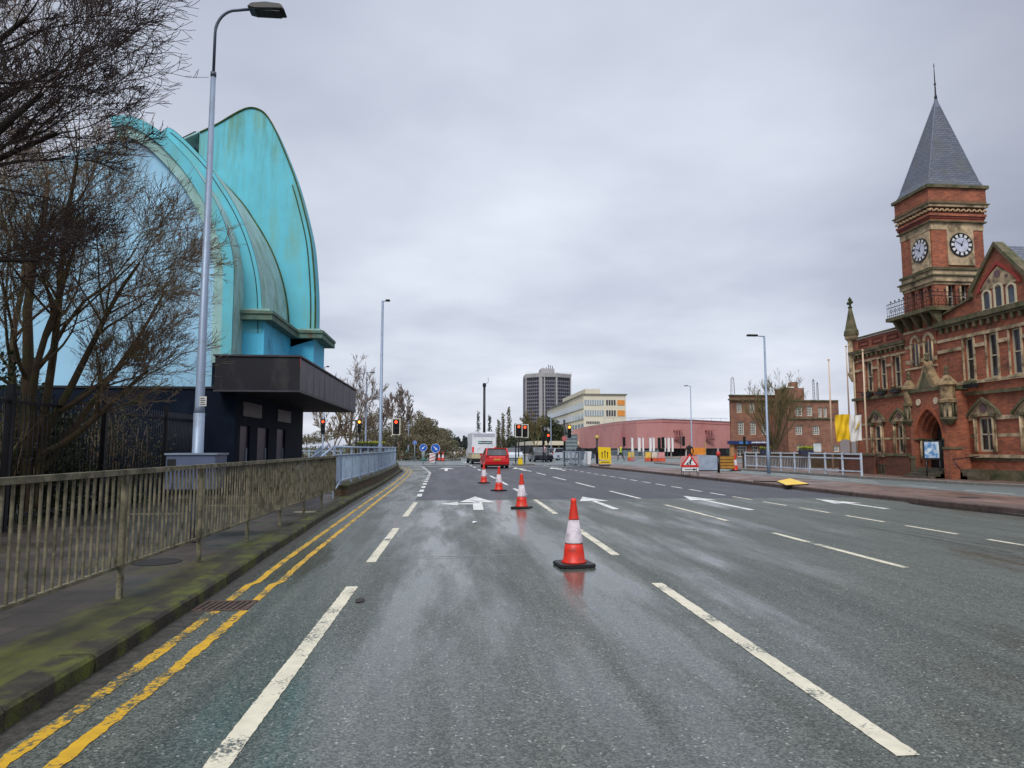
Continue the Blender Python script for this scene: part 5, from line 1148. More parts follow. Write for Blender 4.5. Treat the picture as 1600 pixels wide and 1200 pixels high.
# pointed hood arches with stone tympanum over the lower windows
def hood(yc, z, hw, h, x=F, rnd_=True):
    o = pointed(yc, z, hw, h); i = pointed(yc, z, hw-.13, h-.15); i2 = pointed(yc, z, hw-.2, h-.24)
    M().ring(o, i, 'x', x-.16, x-.003).build('hood_arch', STG, th, off)
    M().ring(i, i2, 'x', x-.09, x-.003).build('inner_arch', STN, th, off)
    M().prism(i2, 'x', x-.05, x-.003).build('tympanum', STN, th, off)
    if rnd_: M().disc((x-.085, yc, z+h*.42), hw*.2, 'x', .034, 16).build('roundel', mat('purple_stone', (112, 88, 92), .8), th, off)
for h, yc, hw, top in ((lo[0], 28.5, .98, 3.74), (lo[1], 25.97, .98, 3.74), (lo[2], 23.47, .98, 3.74), (lol[0], 36.25, .84, 3.6), (lol[1], 34.3, .78, 3.6)):
    hood(yc, 2.9, hw, top-2.9)
    m = M(); m.box(F-.06, h[0]-.13, h[2], F-.004, h[0], h[3]); m.box(F-.06, h[1], h[2], F-.004, h[1]+.13, h[3]); m.build('surround', STN, th, off)
    for a in (h[1]+.05, h[0]-.05): M().tube([(F-.1, a, h[2]), (F-.1, a, h[3])], .05, 8).build('colonnette', STN, th, off)
    for a, b_ in ((h[0]-.18, h[0]+.1), (h[1]-.1, h[1]+.18)): M().box(F-.17, a, h[3], F-.01, b_, h[3]+.13).build('capital', STG, th, off)
# --- front gable of the right wing
gy, gz = 27.3, 10.2
gw = [(28.75, 7.5), (28.75, 8.55), (gy, gz), (25.85, 8.55), (25.85, 7.5)]
m = M(); m.prism(gw, 'x', F, F+.3); m.build('gable_wall', BRK, th, off)
m = M(); oc = [(28.95, 8.3), (28.9, 8.62), (gy, gz+.2), (25.7, 8.62), (25.65, 8.3)]; ic = [(28.75, 8.3), (28.75, 8.5), (gy, gz), (25.85, 8.5), (25.85, 8.3)]
m.ring(oc, ic, 'x', F-.12, F+.36); m.build('gable_coping', STG, th, off)
M().prism([(28.9, 8.3), (28.9, 8.5), (gy, gz+.02), (25.7, 8.5), (25.7, 8.3), (25.9, 8.2), (gy, gz-.2), (28.7, 8.2)], 'x', F+.37, F+9).build('gable_roof', SLATE, th, off)
M().ring(pointed(27.28, 8.35, 1.22, 1.2), pointed(27.28, 8.35, 1.06, 1.04), 'x', F-.06, F-.003).build('gable_arch', mat('red_voussoir', (160, 62, 52), .8, var=.3, scale=6), th, off)
M().prism(pointed(27.28, 8.5, .94, .8), 'x', F-.03, F-.003).build('tympanum', STN, th, off)
for a, r in ((27.28, .17), (27.75, .08), (26.8, .08)): M().disc((F-.05, a, 8.98 if a == 27.28 else 8.78), r, 'x', .018, 14).build('roundel', mat('purple_stone', (112, 88, 92), .8), th, off)
m = M(); m.box(F-.05, 26.3, 8.42, F-.004, 28.26, 8.5); m.build('band', STN, th, off)
for a, b_, c, d in gab:
    M().box(F-.01, a, c, F-.003, b_, d-.1).build('window', GLASS, th, off)
    m = M(); m.box(F-.06, a-.08, c, F-.012, a, d-.18); m.box(F-.06, b_, c, F-.012, b_+.08, d-.18); m.ring(roundarch((a+b_)/2, d-.18, .26), roundarch((a+b_)/2, d-.18, .18), 'x', F-.06, F-.004); m.box(F-.1, a-.1, c-.08, F-.004, b_+.1, c); m.build('surround', CRM, th, off)
# parapet with sloping coping between gable and tower; roof behind
M().prism([(28.78, 7.5), (31.15, 7.5), (31.15, 7.72), (28.78, 8.25)], 'x', F+.05, F+.3).build('parapet', BRK, th, off)
M().prism([(28.78, 8.25), (31.15, 7.72), (31.15, 7.8), (28.78, 8.34)], 'x', F-.05, F+.34).build('coping', STG, th, off)
M().prism([(F+.5, 7.41), (F+13, 7.41), (F+6.5, 9.6)], 'y', 19.8, 30.9).build('roof', SLATE, th, off)
M().prism([(F+1.5, 7.21), (F+11, 7.21), (F+6.5, 8.0)], 'y', 33.7, 38.2).build('roof', SLATE, th, off)
# --- clock tower
tx0, tx1, ty0, ty1 = F, F+2.72, 31.2, 33.5
def collar(name, z0, z1, d, mt):
    M().box(tx0-d, ty0-d, z0, tx1+d, ty1+d, z1).build(name, mt, th, off)
m = M(); m.box(tx0-.06, ty0+0.002, .1, tx1, ty1, 8.05); m.build('tower_base', BRK, th, off)
xf = tx0-.06
for yc in (32.65, 31.68):
    M().ring(roundarch(yc, 6.75, .36, .42), roundarch(yc, 6.75, .22, .27), 'x', xf-.09, xf-.003).build('lancet_arch', STN, th, off)
    M().prism([(yc-.22, 5.6), (yc+.22, 5.6)]+[p for p in roundarch(yc, 6.75, .22, .27)][::-1], 'x', xf-.03, xf-.003).build('lancet_panel', BRK, th, off)
    m = M(); m.box(xf-.05, yc-.03, 5.6, xf-.032, yc+.05, 6.8); m.build('mullion', STN, th, off)
    for a in (-.3, .3): M().tube([(xf-.08, yc+a, 5.6), (xf-.08, yc+a, 6.7)], .045, 8).build('colonnette', STN, th, off)
    M().box(xf-.045, yc-.2, 5.62, xf-.031, yc+.2, 6.7).build('window', mat('shadow_glass', (52, 48, 50), .3), th, off)
for z0, z1, a in ((7.3, 7.42, .07), (6.55, 6.72, .02), (5.75, 5.95, .02), (5.45, 5.55, .08), (4.2, 4.32, .08)): M().box(xf-a, ty0-.01, z0, xf-.002, ty1, z1).build('string_course', STN, th, off)
# balcony
m = M(); m.prism([(F-.72, 30.55), (F-.72, 34.0), (F+.0, 34.1), (F, 31.19), (F+1.6, 31.19), (F+1.6, 30.55)], 'z', 8.06, 8.24); m.build('balcony_floor', STG, th, off)
for y in (30.8, 31.5, 32.2, 32.9, 33.6): M().prism([(F-.6, 8.05), (F-.06, 8.05), (F-.06, 7.4), (F-.25, 7.5)], 'y', y-.08, y+.08).build('bracket', STG, th, off)
for x_b in (F+.3, F+1.2): M().box(x_b-.08, 30.65, 7.8, x_b+.08, 31.19, 8.05).build('bracket', STG, th, off)
IR = mat('iron_railing', (44, 42, 48), .5, .4, var=.3)
m = M(); rp = [(F+1.5, 30.62), (F-.62, 30.62), (F-.68, 30.9), (F-.68, 33.9)]
for z in (8.95, 8.34, 8.75):
    for (x0, y0), (x1, y1) in zip(rp, rp[1:]): m.bar((x0, y0, z), (x1, y1, z), .03)
for x, y in along(rp, .17): m.tube([(x, y, 8.24), (x, y, 8.98)], .011, 4)
for x, y in along(rp, .34)[:-1]: m.lathe([(.0, 8.98), (.05, 9.03), (.0, 9.12)], (x, y, 0), 6)
for x, y in along(rp, .34)[:-1]: m.ring([(x+.1*math.cos(a), 8.55+.1*math.sin(a)) for a in [k*PI/4 for k in range(9)]], [(x+.08*math.cos(a), 8.55+.08*math.sin(a)) for a in [k*PI/4 for k in range(9)]], 'y', y-.01, y+.01) if y < 30.7 else m.ring([(y+.1*math.cos(a), 8.55+.1*math.sin(a)) for a in [k*PI/4 for k in range(9)]], [(y+.08*math.cos(a), 8.55+.08*math.sin(a)) for a in [k*PI/4 for k in range(9)]], 'x', x-.01, x+.01)
m.build('balcony_railing', IR, th, off)
# belfry stage with openings
hx = [(32.62, 32.92, 8.3, 9.45), (32.02, 32.34, 8.3, 9.45), (31.4, 31.7, 8.3, 9.45)]; hy = [(F+.72, F+1.1, 8.3, 9.5), (F+1.4, F+1.8, 8.3, 9.5)]
m = M(); wall_holes(m, tx0, 'x', ty0, ty1, 8.05, 9.6, hx, .3, 1); wall_holes(m, ty0, 'y', tx0, tx1, 8.05, 9.6, hy, .3, 1); m.box(tx1-.05, ty0+.3, 8.05, tx1, ty1, 9.6); m.box(tx0+.3, ty1-.05, 8.05, tx1-.05, ty1, 9.6); m.build('belfry_wall', BRK, th, off)
for h in hx: M().box(tx0+.3, h[0], h[2], tx0+.32, h[1], h[3]).build('window', mat('shadow_glass', (52, 48, 50), .3), th, off)
for h in hy: window(th, 'y', ty0, *h, 1, WHITE, mat('shadow_glass', (52, 48, 50), .3), bars=(0, 1), fw=.04, depth=.28)
for h in hy:
    M().tube([(h[0]-.1, ty0-.05, 8.3), (h[0]-.1, ty0-.05, 9.35)], .05, 8).build('colonnette', STN, th, off)
collar('string_course', 9.46, 9.6, .03, STN)
collar('cornice', 9.6, 9.86, .12, STN); collar('cornice', 9.862, 9.93, .2, STG); collar('tower_stone_band', 9.93, 10.18, .05, STN); collar('cornice', 10.18, 10.3, .12, STG)
M().box(tx0, ty0, 10.3, tx1, ty1, 12.2).build('clock_stage', BRK, th, off)
collar('tower_stone_band', 12.2, 12.56, .03, STN); collar('cornice', 12.562, 12.63, .14, STG)
for i, z in enumerate((12.63, 12.75, 12.87)): collar('corbel_table', z+.001, z+.12, .06+.04*i, brick('dark_red_brick', (), (), (), 1) if i % 2 else BRK)
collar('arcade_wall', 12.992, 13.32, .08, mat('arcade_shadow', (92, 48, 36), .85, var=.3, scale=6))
AR = mat('arcade_stone', (202, 172, 132), .8, var=.25, scale=8)
d = .08
for k in range(10):
    c = ty0-.05+k*(ty1-ty0+.1)/9; M().ring(roundarch(c, 13.1, .115, .13, 4), roundarch(c, 13.1, .06, .07, 4), 'x', tx0-d-.09, tx0-d-.002).build('corbel_arch', AR, th, off)
for k in range(11):
    c = tx0-.05+k*(tx1-tx0+.1)/10; M().ring(roundarch(c, 13.1, .115, .13, 4), roundarch(c, 13.1, .06, .07, 4), 'y', ty0-d-.09, ty0-d-.002).build('corbel_arch', AR, th, off)
collar('cornice', 13.322, 13.45, .2, STN); collar('cornice', 13.452, 13.5, .26, STG); collar('tower_stone_band', 13.5, 13.66, .16, mat('brown_band', (130, 92, 66), .8, var=.3, scale=5)); collar('parapet_brick', 13.66, 14.26, .15, BRK); collar('eaves', 14.262, 14.42, .26, STG)
# clocks on two faces
def clock(axis, cu, cz, r, rot):
    P = (lambda t, u, z: (tx0-t, u, z)) if axis == 'x' else (lambda t, u, z: (u, ty0-t, z))
    def pr_(m, poly, t0, t1):
        if axis == 'x': m.prism(poly, 'x', tx0-t0, tx0-t1)
        else: m.prism(poly, 'y', ty0-t0, ty0-t1)
    s = -1 if axis == 'x' else 1     # viewer's right is -Y on the X face, +X on the Y face
    circ = lambda q, n=32: [(cu+q*math.cos(2*PI*k/n), cz+q*math.sin(2*PI*k/n)) for k in range(n)]
    m = M(); pr_(m, [(cu-.69, cz-.98), (cu+.69, cz-.98), (cu+.69, cz+.8), (cu-.69, cz+.8)], .002, .05); m.build('clock_surround', STN, th, off)
    m = M(); pr_(m, [(cu-.69, cz-1.02), (cu+.69, cz-1.02), (cu+.69, cz-.985), (cu-.69, cz-.985)], .002, .08); m.build('clock_sill', STN, th, off)
    m = M(); pr_(m, circ(r), .05, .09); c_ = m.build('clock', BLACK, th, off)
    m = M(); pr_(m, circ(r*.6), .092, .1); m.build('clock_face', mat('clock_pale', (204, 208, 226), .5), c_, off)
    m = M()
    for k in range(12):
        a = PI/2-k*PI/6; R0, R1, hw_ = r*.64, r*.88, r*.095; dx_, dz_ = math.cos(a)*s, math.sin(a)
        q = [(cu+dx_*R0-dz_*hw_, cz+dz_*R0+dx_*hw_), (cu+dx_*R0+dz_*hw_, cz+dz_*R0-dx_*hw_), (cu+dx_*R1+dz_*hw_*1.3, cz+dz_*R1-dx_*hw_*1.3), (cu+dx_*R1-dz_*hw_*1.3, cz+dz_*R1+dx_*hw_*1.3)]
        pr_(m, q, .091, .099)
    m.build('numerals', mat('clock_white', (222, 222, 222), .5), c_, off)
    m = M()
    for a, ln, hw_ in ((PI/2-25*PI/180, r*.5, r*.06), (PI/2+62*PI/180, r*.8, r*.045)):
        dx_, dz_ = math.cos(a)*s, math.sin(a)
        pr_(m, [(cu-dz_*hw_-dx_*.08, cz+dx_*hw_-dz_*.08), (cu+dz_*hw_-dx_*.08, cz-dx_*hw_-dz_*.08), (cu+dx_*ln, cz+dz_*ln)], .103, .112)
    m.build('hands', mat('hand_navy', (24, 24, 50), .4), c_, off)
clock('x', 31.98, 11.36, .6, 0); clock('y', 24.88, 11.44, .6, 0)
# spire
sx, sy_ = (tx0+tx1)/2+.1, (ty0+ty1)/2; A_ = (sx+.08, sy_, 19.6)
ex = .12; b4 = [(tx0-ex, ty0-ex), (tx1+ex, ty0-ex), (tx1+ex, ty1+ex), (tx0-ex, ty1+ex)]
fr = .1
m = M(); vs = [(*p, 14.42) for p in b4]+[(sx+(p[0]-sx)*(1-fr*1.25), sy_+(p[1]-sy_)*(1-fr*1.25), 14.42+.42) for p in b4]+[A_]
m.add(vs, [(0, 1, 5, 4), (1, 2, 6, 5), (2, 3, 7, 6), (3, 0, 4, 7), (4, 5, 8), (5, 6, 8), (6, 7, 8), (7, 4, 8), (3, 2, 1, 0)]); m.build('spire', SLATE, th, off)
m = M()
for i in range(4): m.bar(vs[i+4], A_, .05, .04)
m.build('spire_hip', mat('lead_hip', (110, 118, 134), .5, .3), th, off)
M().lathe([(.2, 18.95), (.17, 19.1), (.05, 19.62)], (A_[0], A_[1], 0), 4, False, PI/4).build('lead_cap', mat('lead_cap_m', (120, 128, 144), .5, .2), th, off)
M().lathe([(.05, 19.5), (.075, 19.65), (.04, 19.8), (.03, 20.3), (.06, 20.35), (.03, 20.45), (.015, 21.3), (.03, 21.35), (.01, 21.5)], (A_[0], A_[1], 0), 8).build('finial', DARKM, th, off)
for (u, v) in ((1518, 224), (1483, 0),): pass
for px_, z in ((tx0+.95, 16.1), (tx0+2.0, 15.2), ): M().box(px_, ty0+.2*(z-14.4)+.08, z, px_+.12, ty0+.2*(z-14.4)+.2, z+.06).build('spire_vent', BLACK, th, off)
# --- entrance porch
px0 = 22.35
arcO, arcI = pointed(30.72, 1.95, 1.02, 1.5), pointed(30.72, 1.95, .55, .98)
m = M()
m.box(px0, 29.45, .1, F-.01, 29.72, 4.1); m.box(px0, 31.72, .1, F-.01, 32.0, 4.1)
# front wall over the arch
n = len(arcO); tops = [(29.45+(32.0-29.45)*i/(n-1), 4.2) for i in range(n)]
ao = pointed(30.72, 1.95, 1.0, 1.5)
m.ring([(29.72, 4.15)]*1+[(29.72+(31.72-29.72)*i/(n-1), 4.15) for i in range(n)][1:], ao, 'x', px0, px0+.2)
m.build('porch_wall', BRK, th, off)
ARC = mat('terracotta_arch', (170, 92, 62), .8, var=.25, scale=6, dirt=(92, 54, 40), dirt_amt=.3)
for i, (w0, h0, xx) in enumerate(((1.04, 1.56, px0-.03), (.9, 1.38, px0+.12), (.76, 1.2, px0+.3), (.64, 1.06, px0+.5))):
    M().ring(pointed(30.72, 1.95, w0, h0), pointed(30.72, 1.95, w0-.13, h0-.17), 'x', xx, xx+.28).build('arch_order', ARC if i % 2 == 0 else BRK, th, off)
    for s in (-1, 1):
        if i: M().tube([(xx+.08, 30.72+s*(w0-.06), .95), (xx+.08, 30.72+s*(w0-.06), 1.88)], .055, 8).build('colonnette', STN, th, off)
    M().box(xx-.02, 30.72-w0, 1.88, xx+.2, 30.72-w0+.13, 1.96).build('capital', STG, th, off); M().box(xx-.02, 30.72+w0-.13, 1.88, xx+.2, 30.72+w0, 1.96).build('capital', STG, th, off)
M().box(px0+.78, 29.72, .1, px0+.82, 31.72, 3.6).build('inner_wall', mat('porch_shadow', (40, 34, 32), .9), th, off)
dd = M().box(px0+.7, 30.1, .5, px0+.76, 30.75, 2.9).build('door', mat('door_green', (20, 74, 68), .5), th, off); M().box(px0+.66, 30.2, 1.3, px0+.699, 30.24, 1.6).build('handle', GALV, dd, off)
m = M(); m.box(px0-.06, 29.4, .1, px0-.002, 29.7, 1.0); m.box(px0-.06, 31.74, .1, px0-.002, 32.05, 1.0); m.box(px0-.1, 29.38, 1.0, px0-.002, 29.72, 1.12); m.box(px0-.1, 31.72, 1.0, px0-.002, 32.07, 1.12); m.build('porch_base', STG, th, off)
for yy in (31.3, 30.1): M().disc((px0-.05, yy, 3.68), .16, 'x', .045, 14).build('roundel', mat('pale_roundel', (216, 196, 168), .8, var=.2, scale=20), th, off)
M().box(px0-.12, 29.4, 4.15, F-.02, 32.05, 4.32).build('porch_cornice', STG, th, off)
M().prism([(31.5, 4.32), (29.95, 4.32), (30.45, 5.0), (30.72, 5.62), (31.0, 5.0)], 'x', px0-.05, px0+.35).build('porch_gable', STB, th, off)
M().prism([(31.15, 4.34), (30.3, 4.34), (30.72, 5.2)], 'x', px0-.09, px0-.052).build('carved_panel', STG, th, off)
m = M(); m.lathe([(.06, 5.6), (.1, 5.7), (.04, 5.8), (.12, 5.9), (.05, 6.0)], (px0+.1, 30.72, 0), 8); m.build('finial', STG, th, off)
for yc, k in ((29.45, 1.0), (32.05, .85)):
    c = (px0+.08, yc, 0)
    M().lathe([(.12, 2.55), (.36*k, 2.8), (.36*k, 2.9)], c, 8, False).build('turret_corbel', STG, th, off); 
    m = M(); m.lathe([(.22*k, 2.9), (.22*k, 3.55)], c, 8, False); m.build('turret_core', STN, th, off)
    for q in range(8): a = q*PI/4; m = M(); m.tube([(c[0]+.3*k*math.cos(a), yc+.3*k*math.sin(a), 2.9), (c[0]+.3*k*math.cos(a), yc+.3*k*math.sin(a), 3.55)], .04, 6); m.build('colonnette', STG, th, off)
    M().lathe([(.37*k, 3.55), (.4*k, 3.68), (.3*k, 3.72), (.31*k, 4.3), (.42*k, 4.36), (.4*k, 4.46), (.2*k, 4.7), (.1, 4.82)], c, 8, False).build('turret', STB, th, off)
    M().lathe([(.08, 4.8), (.12, 4.92), (.04, 5.0), (.1, 5.1), (.03, 5.25)], c, 8).build('finial', STG, th, off)
M().prism([(px0-.3, 29.0), (px0+.3, 29.0), (px0+.3, 29.42), (px0-.3, 29.42)], 'z', .1, 1.45).build('pier', BRK, th, off)
M().box(px0-.34, 28.96, 1.45, px0+.34, 29.44, 1.55).build('pier_cap', STG, th, off)
# steps each side of the porch and brick side walls
m = M()
for k in range(4): m.box(px0+.1, 28.0-.28*k+.84, .1, F-.12, 28.95, .12+.15*(4-k)-.15)
for k in range(4): m.box(px0-.75+.25*k, 29.75, .1+.001*k, px0+.3, 31.7, .12+.12*(k+1)-.03)
m.build('steps', mat('step_stone', (92, 84, 70), .8, var=.3, scale=4, dirt=(50, 56, 32), dirt_amt=.4), th, off)
m = M(); m.box(px0-.1, 32.1, .1, px0+.12, 34.0, 1.1); m.box(px0-.1, 34.9, .1, px0+.12, 38.3, 1.1); m.build('forecourt_wall', brick('dirty_brick', (120, 70, 52), (96, 58, 44), (80, 66, 54), 1, (64, 66, 42), .5), th, off)
m = M(); m.box(px0-.15, 32.08, 1.1, px0+.17, 34.03, 1.22); m.box(px0-.15, 34.87, 1.1, px0+.17, 38.35, 1.22); m.build('wall_coping', STG, th, off)
m = M()
for z in (.6, 1.3): m.tube([(px0, 34.0, z), (px0, 34.9, z)], .02, 6)
for y in (34.1, 34.35, 34.6, 34.85): m.tube([(px0, y, .1), (px0, y, 1.3)], .015, 5)
m.tube([(px0-.35, 28.4, .6), (px0-.35, 28.8, 1.0), (px0+.6, 28.4, 1.15)], .025, 6)
m.build('handrail', IR, th, off)
# corner pinnacle at the left end
c = (F+.05, 38.42, 0)
M().lathe([(.1, 5.35), (.3, 5.8), (.3, 5.9), (.22, 5.95), (.22, 7.75), (.36, 7.9), (.38, 8.1)], c, 8, False).build('pinnacle_shaft', STN, th, off)
M().lathe([(.42, 8.1), (.4, 8.35), (.33, 8.5), (.09, 9.72)], c, 8, False).build('pinnacle_spire', STG, th, off)
m = M(); m.lathe([(.09, 9.72), (.14, 9.78), (.07, 9.85), (.06, 10.15), (.12, 10.22), (.03, 10.4)], c, 8); m.box(c[0]-.06, c[1]-.22, 10.0, c[0]+.06, c[1]+.22, 10.12); m.lathe([(.02, 9.96), (.09, 10.06), (.02, 10.16)], (c[0], c[1]-.2, 0), 6); m.lathe([(.02, 9.96), (.09, 10.06), (.02, 10.16)], (c[0], c[1]+.2, 0), 6); m.build('finial', mat('moss_finial', (66, 74, 34), .9, var=.3), th, off)
M().tube([(F-.08, 38.1, .1), (F-.08, 38.1, 6.7)], .05, 8).build('drainpipe', mat('pipe_pale', (190, 170, 140), .6), th, off)
M().tube([(F-.06, 30.9, .1), (F-.06, 30.9, 4.1)], .045, 8).build('drainpipe', mat('pipe_red', (92, 48, 42), .6), th, off)
for yy in (30.28, 37.55): 
    M().box(F-.34, yy-.02, 4.65, F-.004, yy+.02, 4.69).build('lamp_bracket', IR, th, off)
# flower boxes under upper left windows and a hanging basket
for (yy, x_, z, lb) in ((36.8, F-.22, 4.4, 'dark flower box under the leftmost upper window of the town hall'), (35.55, F-.22, 4.4, 'dark flower box under the middle upper window of the left wing'), (34.35, F-.22, 4.4, 'dark flower box under the upper window nearest the tower'), (28.9, F-.3, 4.2, 'dark trailing flower box by the first floor right of the porch')):
    t = thing('flower_box', lb, 'planter', (x_, yy, z), R(90), 'flower boxes on the town hall'); M().box(-.34, -.12, 0, .34, .08, .16).build('trough', DARKM, t); a = M(); rn = random.Random(int(yy*10))
    leaf_blob(a, (0, -.02, .22), (.38, .16, .16), 160, .035, rn); a.build('leaves', LEAF, t)
# notice board with a poster
x, y = 21.9, PX(1459, 712, 21.9)[0]
t = thing('notice_board', 'dark framed notice board with a pale blue poster before the town hall porch', 'notice board', (x, y, .12), R(-25))
M().box(-.42, 0, .85, .34, .06, 1.72).build('frame', BLACK, t, bevel=.01); M().tube([(-.3, .03, 0), (-.3, .03, .85)], .03, 6).build('post', BLACK, t); M().tube([(.24, .03, 0), (.24, .03, .85)], .03, 6).build('post', BLACK, t)
pm_, pnt_, pb_ = newmat('poster_print'); L(pnt_, mixc(pnt_, ramp(pnt_, noise(pnt_, 3.2, 3), .42, .58), lin((208, 222, 230)), lin((78, 132, 186))), pb_.inputs['Base Color']); M().box(-.36, -.012, .93, .22, -.001, 1.66).build('poster', pm_, t)
# flagpoles and flag
FPm = mat('flagpole_cream', (214, 188, 160), .4, var=.08)
def flagpole(label, u, vb, vt, Y):
    x = XU((u), Y); zt = ZV(vt, Y, u); t = thing('flagpole', label, 'flagpole', (x, Y, .12), 0, 'flagpoles'); M().tube([(0, 0, 0), (0, 0, zt)], [.06, .035], 10).build('pole', FPm, t); M().lathe([(.05, zt), (.08, zt+.03), (.02, zt+.1)], n=10).build('cap', FPm, t); return t, x
p3, xf3 = flagpole('cream flagpole nearest the tower, carrying the flag', 1355, 712, 552, 36)
flagpole('thin flagpole between the other two, against the corner of the town hall', 1329, 712, 545, 40.5)
flagpole('thin flagpole standing farthest from the town hall', 1300.5, 712, 566, 41)
fl = thing('flag', 'yellow and white flag hanging low between the flagpoles', 'flag', (XU(1348, 36.2), 36.2, 1.9))
def cloth(x0, x1, mt, nm):
    m = M(); nx, nz = 14, 12; vs = []
    for j in range(nz+1):
        for i in range(nx+1):
            s = x0+(x1-x0)*i/nx; z = 1.42*j/nz; wv = .05*math.sin(s*9+z*3)+.03*math.sin(s*17-z*5)+.03*math.sin(z*6+s*4); vs.append((s, wv, z+.03*math.sin(s*5)-.04*(1-j/nz)*math.sin(s*8)))
    m.add(vs, [(j*(nx+1)+i, j*(nx+1)+i+1, (j+1)*(nx+1)+i+1, (j+1)*(nx+1)+i) for j in range(nz) for i in range(nx)], True); return m.build(nm, mt, fl)
cloth(-1.5, -.7, mat('flag_yellow', (240, 196, 28), .7, var=.08), 'yellow_half'); cloth(-.699, 0, mat('flag_white', (226, 226, 224), .7, var=.06), 'white_half')
M().prism([(-.5, .62), (-.44, .55), (-.24, .8), (-.18, 1.12), (-.28, .95), (-.42, .66)], 'y', -.13, -.125).build('emblem', mat('flag_gold', (214, 174, 50), .6), fl)
# low wall left of the town hall
wl = thing('low_brick_wall', 'low brown wall behind the guard rail left of the town hall', 'wall', (20.5, 48, .12)); M().box(-.1, -1, 0, 7, -.7, .95).build('wall', BR_OLD, wl); M().box(-.15, -1.05, .95, 7.05, -.65, 1.05).build('coping', STG, wl)

# ================================================================== BROWN BRICK BUILDING (beyond the side road)
BBR = brick('brown_brick', (152, 106, 84), (132, 90, 74), (128, 104, 90), 2.2, (84, 66, 48), .3)
Yb = 95
def bw(u): return XU(u, Yb)
def zv(v, u=1200): return ZV(v, Yb, u)
po = thing('brown_brick_building', 'three-storey brown brick building with a blue shop fascia', 'building', (bw(1145), Yb, .1)); off = po.location
wh = []
for u in (1157, 1177, 1196, 1216): wh.append((u-4.2, u+4.2, 645, 630, 'w'))
for u in (1159, 1178, 1196, 1216): wh.append((u-4.8, u+4.8, 679, 659, 'w'))
holes = [(bw(a), bw(b), zv(c), zv(d)) for a, b, c, d, _ in wh]
shop = [(bw(a), bw(b), .25, zv(697)) for a, b in ((1152, 1167), (1175, 1185), (1194, 1200), (1219, 1231))]
m = M(); wall_holes(m, Yb, 'y', bw(1143), bw(1235), 0, zv(619), holes+shop, .3, 1); m.prism([(bw(1143), Yb+.35), (bw(1235), Yb+.35), (bw(1235)+3, Yb+14), (XU(1144, Yb+14), Yb+14)], 'z', 0, zv(619)); m.build('wall', BBR, po, off)
SG2 = mat('sash_glass', (108, 112, 112), .2)
for h in holes: window(po, 'y', Yb, *h, 1, WHITE, SG2, bars=(2, 4), fw=.09, depth=.2)
for h in shop: window(po, 'y', Yb, *h, 1, WHITE, GLASS, bars=(2, 2), fw=.09, depth=.2)
M().box(bw(1143)-.35, Yb-.4, zv(626), bw(1235), Yb-.002, zv(624)).build('cornice', STG, po, off)
M().box(bw(1143)-.05, Yb-.15, zv(619), bw(1235), Yb+.5, zv(617)).build('coping', STG, po, off)
M().box(bw(1143)-.6, Yb-.7, zv(694), bw(1208), Yb-.003, zv(689)).build('shop_fascia', mat('fascia_navy', (26, 48, 104), .5), po, off)
M().box(bw(1152), Yb-.74, zv(694)+.02, bw(1165), Yb-.702, zv(690)).build('shop_sign', mat('shop_sign_blue', (60, 130, 190), .5), po, off)
g = M(); x = bw(1171)
rn = random.Random(4)
for k in range(10): w_ = rn.uniform(.12, .22); g.prism([(x, zv(693)+.05), (x+w_, zv(693)+.05), (x+w_+.05, zv(693)+.05+rn.uniform(.18, .3)), (x+.05, zv(693)+.23)], 'y', Yb-.73, Yb-.702); x += w_+.05
g.build('lettering', SW, po, off)
M().box(bw(1143)-.3, Yb-.35, 0, bw(1143)+.25, Yb-.004, zv(694)).build('corner_pier', mat('ochre_pier', (176, 130, 84), .7), po, off)
# right wing, chimney block
Yc = 90
bc = lambda u: XU(u, Yc)
zc2 = lambda v: ZV(v, Yc, 1270)
hr_ = [(bc(a), bc(b), zc2(c), zc2(d)) for a, b, c, d in ((1244, 1255, 679, 665), (1271, 1282, 679, 665), (1245, 1256, 704, 695), (1303, 1312, 706, 696), (1245, 1256, 650, 634), (1263, 1272, 650, 634), (1281, 1287, 652, 636), (1289, 1295, 652, 636))]
blk = (bc(1271), bc(1284), zc2(706), zc2(692))
m = M(); wall_holes(m, Yc, 'y', bc(1232), bc(1313), 0, zc2(627), hr_+[blk], .3, 1); m.box(bc(1232), Yc+.35, 0, bc(1313), Yc+12, zc2(627)); m.build('wall', BBR, po, off)
for h in hr_: window(po, 'y', Yc, *h, 1, WHITE, SG2, bars=(2, 3), fw=.09, depth=.2)
M().box(blk[0], Yc+.1, blk[2], blk[1], Yc+.2, blk[3]).build('boarded_window', mat('board_white', (206, 212, 212), .6), po, off)
M().box(bc(1232)-.1, Yc-.2, zc2(655), bc(1303), Yc-.002, zc2(652.5)).build('band', STG, po, off); M().box(bc(1232), Yc-.2, zc2(627), bc(1312), Yc+.4, zc2(625)).build('coping', STG, po, off)
m = M(); m.box(bc(1235), Yc+.4, zc2(627), bc(1262), Yc+4, zc2(606)); m.box(bc(1247), Yc+.8, zc2(606), bc(1255), Yc+2.2, zc2(596)); m.build('chimney', BBR, po, off); M().box(bc(1234), Yc+.3, zc2(606), bc(1246), Yc+4.1, zc2(604)).build('coping', WHITE, po, off)
